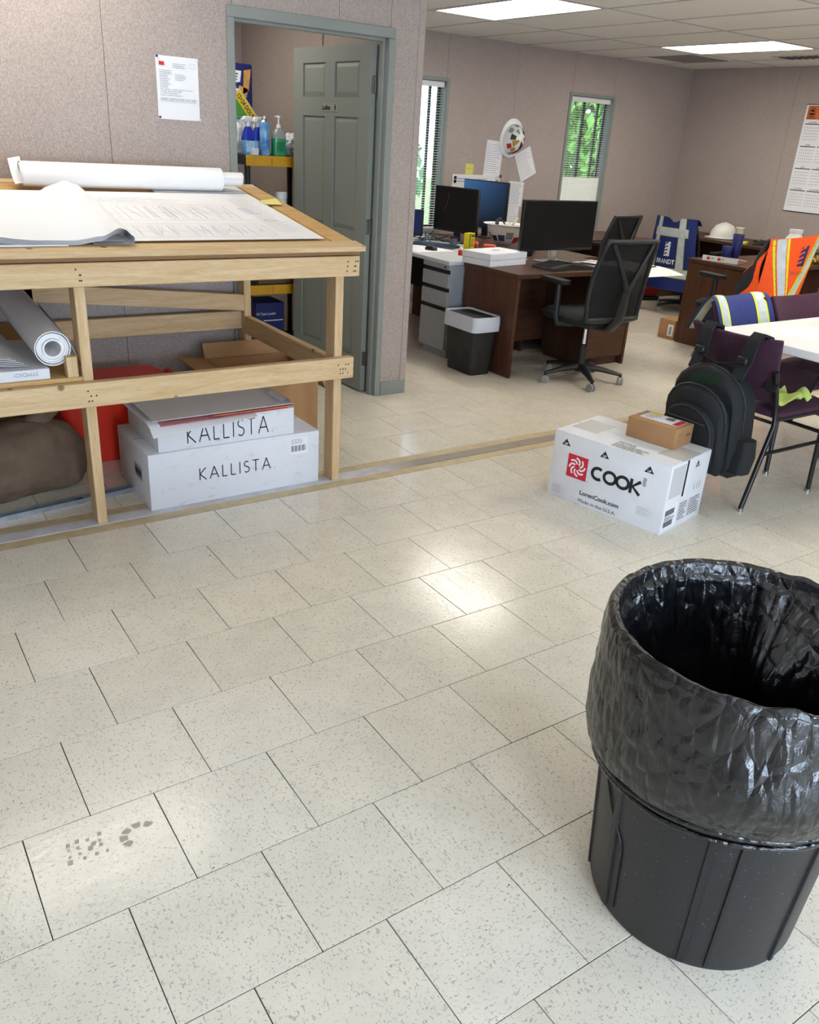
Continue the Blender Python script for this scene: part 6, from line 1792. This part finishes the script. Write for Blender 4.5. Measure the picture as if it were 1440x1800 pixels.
M_ZIP = mk('zip_tape', (40, 44, 46), 0.5)
def arch_tube(hx, z0, z1, y, r, name, mat):
    pts = [lean((BXO + x, y, z)) for x, z in pack_pts(hx, z0, z1)[3:]]
    return MB().tube(pts, r, 6).build(name, mat, bp_, smooth=60)
arch_tube(0.187, 0.16, 0.668, -0.40, 0.005, 'zip', M_ZIP)
arch_tube(0.167, 0.175, 0.588, -0.50, 0.005, 'zip', M_ZIP)
arch_tube(0.132, 0.19, 0.490, -0.558, 0.004, 'zip', M_ZIP)
MB().shell(lambda u, v: lean((BXO - 0.09 + 0.02 * v + 0.17 * u, -0.462 + 0.0 * v, 0.60 + 0.05 * v - 0.10 * (1 - u) * 0.3)), 4, 4, 0.002).build('green_lining', mk('dark_green_lining', (22, 48, 26), 0.8), bp_)
MB().box(-0.05 + BXO, 0.015 + BXO, -0.578, -0.572, 0.395, 0.410).build('brand_patch', mk('grey_patch', (96, 98, 98), 0.6), bp_)
MB().tube([lean((BXO - 0.11, -0.563, 0.425)), lean((BXO + 0.105, -0.563, 0.425))], 0.004, 6).build('pocket_zip', M_ZIP, bp_)
pack_side = MB()
loft([(rrect(0.06, 0.045, 0.03), 0.20), (rrect(0.07, 0.05, 0.03), 0.28), (rrect(0.06, 0.045, 0.03), 0.36)]).build('side_pocket', M_NYLON, bp_, (BXO + 0.175, -0.385, 0), smooth=60)
MB().lathe([(0.0, 0.0), (0.016, 0.0), (0.016, 0.003), (0.0, 0.003)], 16, (BXO + 0.11, -0.535, 0.225), Matrix.Rotation(PI / 2, 3, 'X')).build('green_badge', mk('badge_green', (60, 96, 40), 0.5), bp_)
for s_ in (-1, 1):
    x = BXO + s_ * 0.115
    MB().shell(lambda u, v, x=x, s_=s_: (x - 0.030 + 0.060 * u + s_ * 0.02 * v, spl(v, [(0, -0.455), (0.25, -0.415), (0.55, -0.398), (0.7, -0.365), (0.82, -0.30), (1, -0.275)]), spl(v, [(0, 0.63), (0.25, 0.70), (0.55, 0.805), (0.7, 0.834), (0.82, 0.815), (1, 0.74)])), 5, 24, 0.012).build('shoulder_strap', M_NYLON, bp_, smooth=60)
    MB().box(x - 0.026, x + 0.026, -0.440, -0.425, 0.695, 0.73).build('strap_buckle', M_BLACK, bp_, bevel=0.006, seg=1)
MB().tube([(BXO - 0.10, -0.42, 0.69), (BXO, -0.44, 0.675), (BXO + 0.10, -0.42, 0.70)], 0.010, 6, flat=0.5).build('chest_strap', M_NYLON, bp_, smooth=50)
MB().tube([(BXO - 0.205, -0.36, 0.50), (BXO - 0.225, -0.38, 0.46), (BXO - 0.215, -0.41, 0.43)], 0.008, 6).build('side_strap', M_NYLON, bp_, smooth=50)
MB().tube([(BXO - 0.216 + 0.014 * math.cos(a_ * PI / 5), -0.42, 0.42 + 0.018 * math.sin(a_ * PI / 5)) for a_ in range(10)], 0.003, 6, closed=True).build('ring', M_BLACK, bp_, smooth=50)
gc = thing('lime_cloth', 'crumpled lime green cloth behind the black backpack on the plum chair', 'cloth', (3.560, 0.672, 0.484), math.radians(-90))
def cloth_f(u, v):
    p = Vector((u * 3, v * 3, 1.3))
    return (0.10 + 0.15 * u, -0.16 + 0.20 * v, 0.012 + 0.06 * abs(mn.noise(p * 0.8)) + 0.03 * math.sin(4 * u + 2 * v) ** 2)
MB().shell(cloth_f, 18, 18, 0.003).build('fabric', mk('lime_cloth', (188, 208, 110), 0.7), gc, smooth=60)

# ================================================================== WASHROOM SHELVES
su = thing('storage_shelf', 'black plastic shelf unit with yellow front edges inside the washroom', 'shelf unit', (2.50, 4.02, 0))
SX0, SX1, SY0, SY1 = -0.265, 0.270, -0.22, 0.20
LV = [0.100, 0.528, 0.945, 1.358]
M_SHK = mk('shelf_black', (38, 40, 40), 0.6)
for z in LV:
    s_ = MB().box(SX0, SX1, SY0 + 0.008, SY1, z - 0.062, z).build('shelf', M_SHK, su, bevel=0.003, seg=1)
    e = MB().box(SX0 + 0.004, SX1, SY0, SY0 + 0.008, z - 0.066, z - 0.002).build('yellow_edge', M_YEL, su, bevel=0.002, seg=1)
    for x in (0.06, 0.20, -0.08):
        MB().box(x - 0.002, x + 0.002, SY0 - 0.0006, SY0, z - 0.060, z - 0.010).build('groove', mk('edge_groove', (120, 80, 10), 0.6), e)
for x in (SX0 + 0.03, SX1 - 0.03):
    for y in (SY0 + 0.045, SY1 - 0.03):
        for z0, z1 in ((0.0, LV[0] - 0.062), (LV[0], LV[1] - 0.062), (LV[1], LV[2] - 0.062), (LV[2], LV[3] - 0.062)):
            MB().lathe([(0.020, z0), (0.017, (z0 + z1) / 2), (0.020, z1)], 12, (x, y, 0)).build('post', M_SHK, su, smooth=50)
ZT = LV[3]
def spray(label, x, y, rz):
    t = thing('spray_bottle', label, 'spray bottle', (x, y, ZT), rz, 'blue spray bottles in the washroom')
    loft([(rrect(0.036, 0.022, 0.015), 0), (rrect(0.042, 0.026, 0.018), 0.01), (rrect(0.043, 0.027, 0.018), 0.095), (rrect(0.030, 0.022, 0.014), 0.135), (rrect(0.016, 0.016, 0.010), 0.165)]).build('bottle', mk('sky_blue_bottle', (106, 168, 214), 0.25), t, smooth=50)
    loft([(rrect(0.0435, 0.0275, 0.018), 0.085), (rrect(0.0435, 0.0275, 0.018), 0.098), (rrect(0.0308, 0.0228, 0.014), 0.136), (rrect(0.017, 0.0165, 0.010), 0.166)]).build('blue_sleeve', M_BLUEP, t, smooth=50)
    lb_ = MB().box(-0.034, 0.034, -0.0282, -0.0272, 0.018, 0.082).build('label', mk('pale_blue_label', (176, 206, 232), 0.4, noise=(60, 0.2)), t)
    MB().lathe([(0.015, 0.165), (0.015, 0.19), (0.010, 0.192)], 12).build('collar', M_WHITEP, t, smooth=40)
    MB().prism([(-0.040, 0.205), (-0.036, 0.192), (0.010, 0.190), (0.024, 0.196), (0.034, 0.212), (0.028, 0.228), (-0.028, 0.226)], -0.011, 0.011).build('spray_head', M_WHITEP, t, bevel=0.004, seg=2)
    MB().tube([(-0.020, 0, 0.196), (-0.030, 0, 0.178), (-0.028, 0, 0.160)], 0.0045, 6).build('trigger', M_WHITEP, t, smooth=50)
    return t
spray('blue and white spray bottle at the end of the washroom shelf', 2.272, 3.84, 0.2)
spray('blue and white spray bottle behind the blue aerosol can', 2.375, 3.915, 0.1)
lathe_obj('aerosol_can', 'blue printed aerosol can on the yellow-edged washroom shelf', 'aerosol can', (2.385, 3.832, ZT), [('body', [(0.030, 0), (0.033, 0.004), (0.033, 0.185), (0.028, 0.200)], mk('aerosol_blue', (60, 124, 196), 0.25, noise=(16, 0.3), col2=(150, 200, 232))), ('dome', [(0.029, 0.199), (0.018, 0.214), (0.018, 0.218), (0.0, 0.218)], M_STEEL), ('nozzle', [(0.008, 0.218), (0.008, 0.232), (0.0, 0.234)], M_WHITEP)])
sp_ = thing('soap_bottle', 'clear pump bottle of green hand soap on the washroom shelf', 'soap bottle', (2.488, 3.840, ZT))
loft([(rrect(0.042, 0.028, 0.016), 0), (rrect(0.046, 0.032, 0.02), 0.01), (rrect(0.046, 0.032, 0.02), 0.105)]).build('green_soap', mk('green_soap', (62, 168, 112), 0.2, trans=0.15), sp_, smooth=50)
loft([(rrect(0.0462, 0.0322, 0.02), 0.105), (rrect(0.045, 0.031, 0.02), 0.13), (rrect(0.026, 0.020, 0.014), 0.158), (rrect(0.015, 0.015, 0.012), 0.170)]).build('bottle_top', mk('clear_plastic', (200, 206, 200), 0.15, trans=0.5), sp_, smooth=50)
MB().box(-0.026, 0.026, -0.0328, -0.0322, 0.03, 0.085).build('label', mk('soap_label', (34, 120, 76), 0.4), sp_)
MB().lathe([(0.015, 0.170), (0.015, 0.186), (0.006, 0.190), (0.006, 0.225), (0.012, 0.228), (0.012, 0.242), (0.0, 0.243)], 12).build('pump', M_WHITEP, sp_, smooth=40)
MB().tube([(0, 0, 0.236), (-0.03, -0.01, 0.236)], 0.005, 6).build('spout', M_WHITEP, sp_)
box_thing('small_carton', 'small white carton in front of the spray bottles on the washroom shelf', 'box', (2.300, 3.808, ZT), 0.1, (0.05, 0.03, 0.040), M_WHITECARD, 0.001)
def plastic_bag(label, x, y, z, rx, ry, h, seed):
    t = thing('plastic_bag', label, 'plastic bag', (x, y, z))
    def fn(u, v):
        a, b_ = 2 * PI * u, PI * v
        d = Vector((math.sin(b_) * math.cos(a), math.sin(b_) * math.sin(a), -math.cos(b_)))
        k = 1 + 0.35 * mn.noise(d * 2.5 + Vector((seed, 0, 0))) + 0.22 * (0.3 - abs(mn.noise(d * 5 + Vector((0, seed, 0)))))
        return (d.x * rx * k, d.y * ry * k, max(0.0, h * 0.5 + d.z * h * 0.55 * k))
    MB().grid(fn, 40, 26).build('film', mk('white_bag_film', (214, 218, 220), 0.3), t, smooth=30, weld=True)
    return t
plastic_bag('crumpled white plastic bag beside the green soap on the washroom shelf', 2.625, 3.90, ZT, 0.075, 0.075, 0.125, 3)
plastic_bag('white plastic wrapped bundle behind the spray bottles in the washroom', 2.278, 3.955, ZT, 0.036, 0.036, 0.19, 8)
# big packs of paper: navy pack behind, green and white pack with a yellow band in front
tpk = thing('paper_pack', 'tall navy pack with white and amber panels at the back of the washroom shelf', 'package', (2.36, 4.15, ZT), 0.0)
MB().box(-0.12, 0.075, -0.03, 0.06, 0.0, 0.54).build('wrapper', M_NAVY, tpk, bevel=0.012, seg=2)
fo_ = (0, -0.03, 0)
polys2d('white_panel', [[(-0.10, 0.415), (-0.015, 0.43), (-0.005, 0.495), (-0.10, 0.50)]], fo_, X, Zv, M_PAPER, tpk, 0.001)
polys2d('panel_print', lines_print(rk, -0.09, 0.435, -0.025, 0.485, 3, 0.008, 0.2), fo_, X, Zv, M_INK, tpk, 0.0016)
polys2d('amber_panel', [[(0.005, 0.36), (0.045, 0.38), (0.062, 0.51), (0.012, 0.50)], [(-0.05, 0.35), (0.03, 0.34), (0.04, 0.39), (-0.02, 0.41)]], fo_, X, Zv, mk('amber_print', (196, 140, 70), 0.5, noise=(12, 0.3)), tpk, 0.001)
polys2d('sky_panel', [[(-0.10, 0.34), (-0.05, 0.34), (-0.04, 0.40), (-0.10, 0.41)]], fo_, X, Zv, mk('sky_print', (150, 196, 220), 0.5), tpk, 0.001)
twp = thing('paper_towel_pack', 'white and green pack with a slanted yellow 12=24 DOUBLE band on the washroom shelf', 'package', (2.33, 4.05, ZT), 0.0)
MB().prism([(-0.13, 0.0), (0.105, 0.0), (0.105, 0.205), (-0.035, 0.385), (-0.13, 0.385)], -0.045, 0.045).build('wrapper', mk('pack_film', (218, 218, 214), 0.3), twp, bevel=0.006, seg=1)
fo_ = (0, -0.045, 0)
polys2d('green_panel', [[(-0.125, 0.225), (0.03, 0.225), (-0.07, 0.345), (-0.125, 0.345)]], fo_, X, Zv, mk('green_print', (74, 146, 48), 0.5), twp, 0.001)
polys2d('teal_stripe', stroke([(-0.125, 0.205), (-0.05, 0.215), (0.03, 0.19)], 0.018), fo_, X, Zv, mk('teal_print', (70, 160, 150), 0.5), twp, 0.0012)
bdir = Vector((0.614, 0, -0.789)); bn_ = Vector((0.789, 0, 0.614))
bo = Vector((-0.078, -0.045, 0.345))
polys2d('yellow_band', [rect(-0.005, 0.0, 0.215, 0.052)], bo, bdir, bn_, mk('yellow_band', (226, 190, 30), 0.5), twp, 0.002)
text('band_lettering', '12=24 DOUBLE', 0.040, bo + bdir * 0.006 + bn_ * 0.012, bdir, bn_, M_INK, twp, bold=0.0008, off=0.0028, width=0.20)
# lower shelves
lathe_obj('plastic_tub', 'white lidded tub of wipes on the third washroom shelf', 'tub', (2.515, 3.86, LV[2]), [('tub', [(0.036, 0), (0.040, 0.006), (0.040, 0.145), (0.038, 0.148)], M_WHITEP), ('label', [(0.0405, 0.02), (0.0405, 0.115)], mk('tub_label', (190, 196, 214), 0.4, noise=(40, 0.3), col2=(60, 70, 120))), ('lid', [(0.043, 0.148), (0.043, 0.185), (0.040, 0.19), (0.0, 0.19)], M_WHITEP)])
lathe_obj('cleaner_bottle', 'white cleaner bottle with a blue cap on the third washroom shelf', 'bottle', (2.335, 3.90, LV[2]), [('bottle', [(0.032, 0), (0.036, 0.01), (0.034, 0.12), (0.020, 0.165)], M_WHITEP), ('cap', [(0.024, 0.165), (0.024, 0.20), (0.012, 0.225), (0.0, 0.226)], M_BLUEP)])
cl = thing('card_box', 'navy blue carton with white lettering on the lowest washroom shelf', 'box', (2.39, 3.95, LV[0]), 0.0)
MB().box(-0.09, 0.13, -0.12, 0.12, 0.0, 0.30).build('carton', M_NAVY, cl, bevel=0.004, seg=1)
text('lettering', 'Hi Case Leader', 0.026, (-0.085, -0.12, 0.215), X, Zv, M_PAPER, cl, width=0.15)
polys2d('white_rule', [rect(-0.03, 0.172, 0.12, 0.178)], (0, -0.12, 0), X, Zv, M_PAPER, cl)
bb = box_thing('card_box', 'plain brown carton on the washroom shelf above the navy carton', 'box', (2.53, 3.98, LV[1]), 0.0, (0.40, 0.28, 0.22), mk('brown_card', (112, 84, 56), 0.8), 0.003)
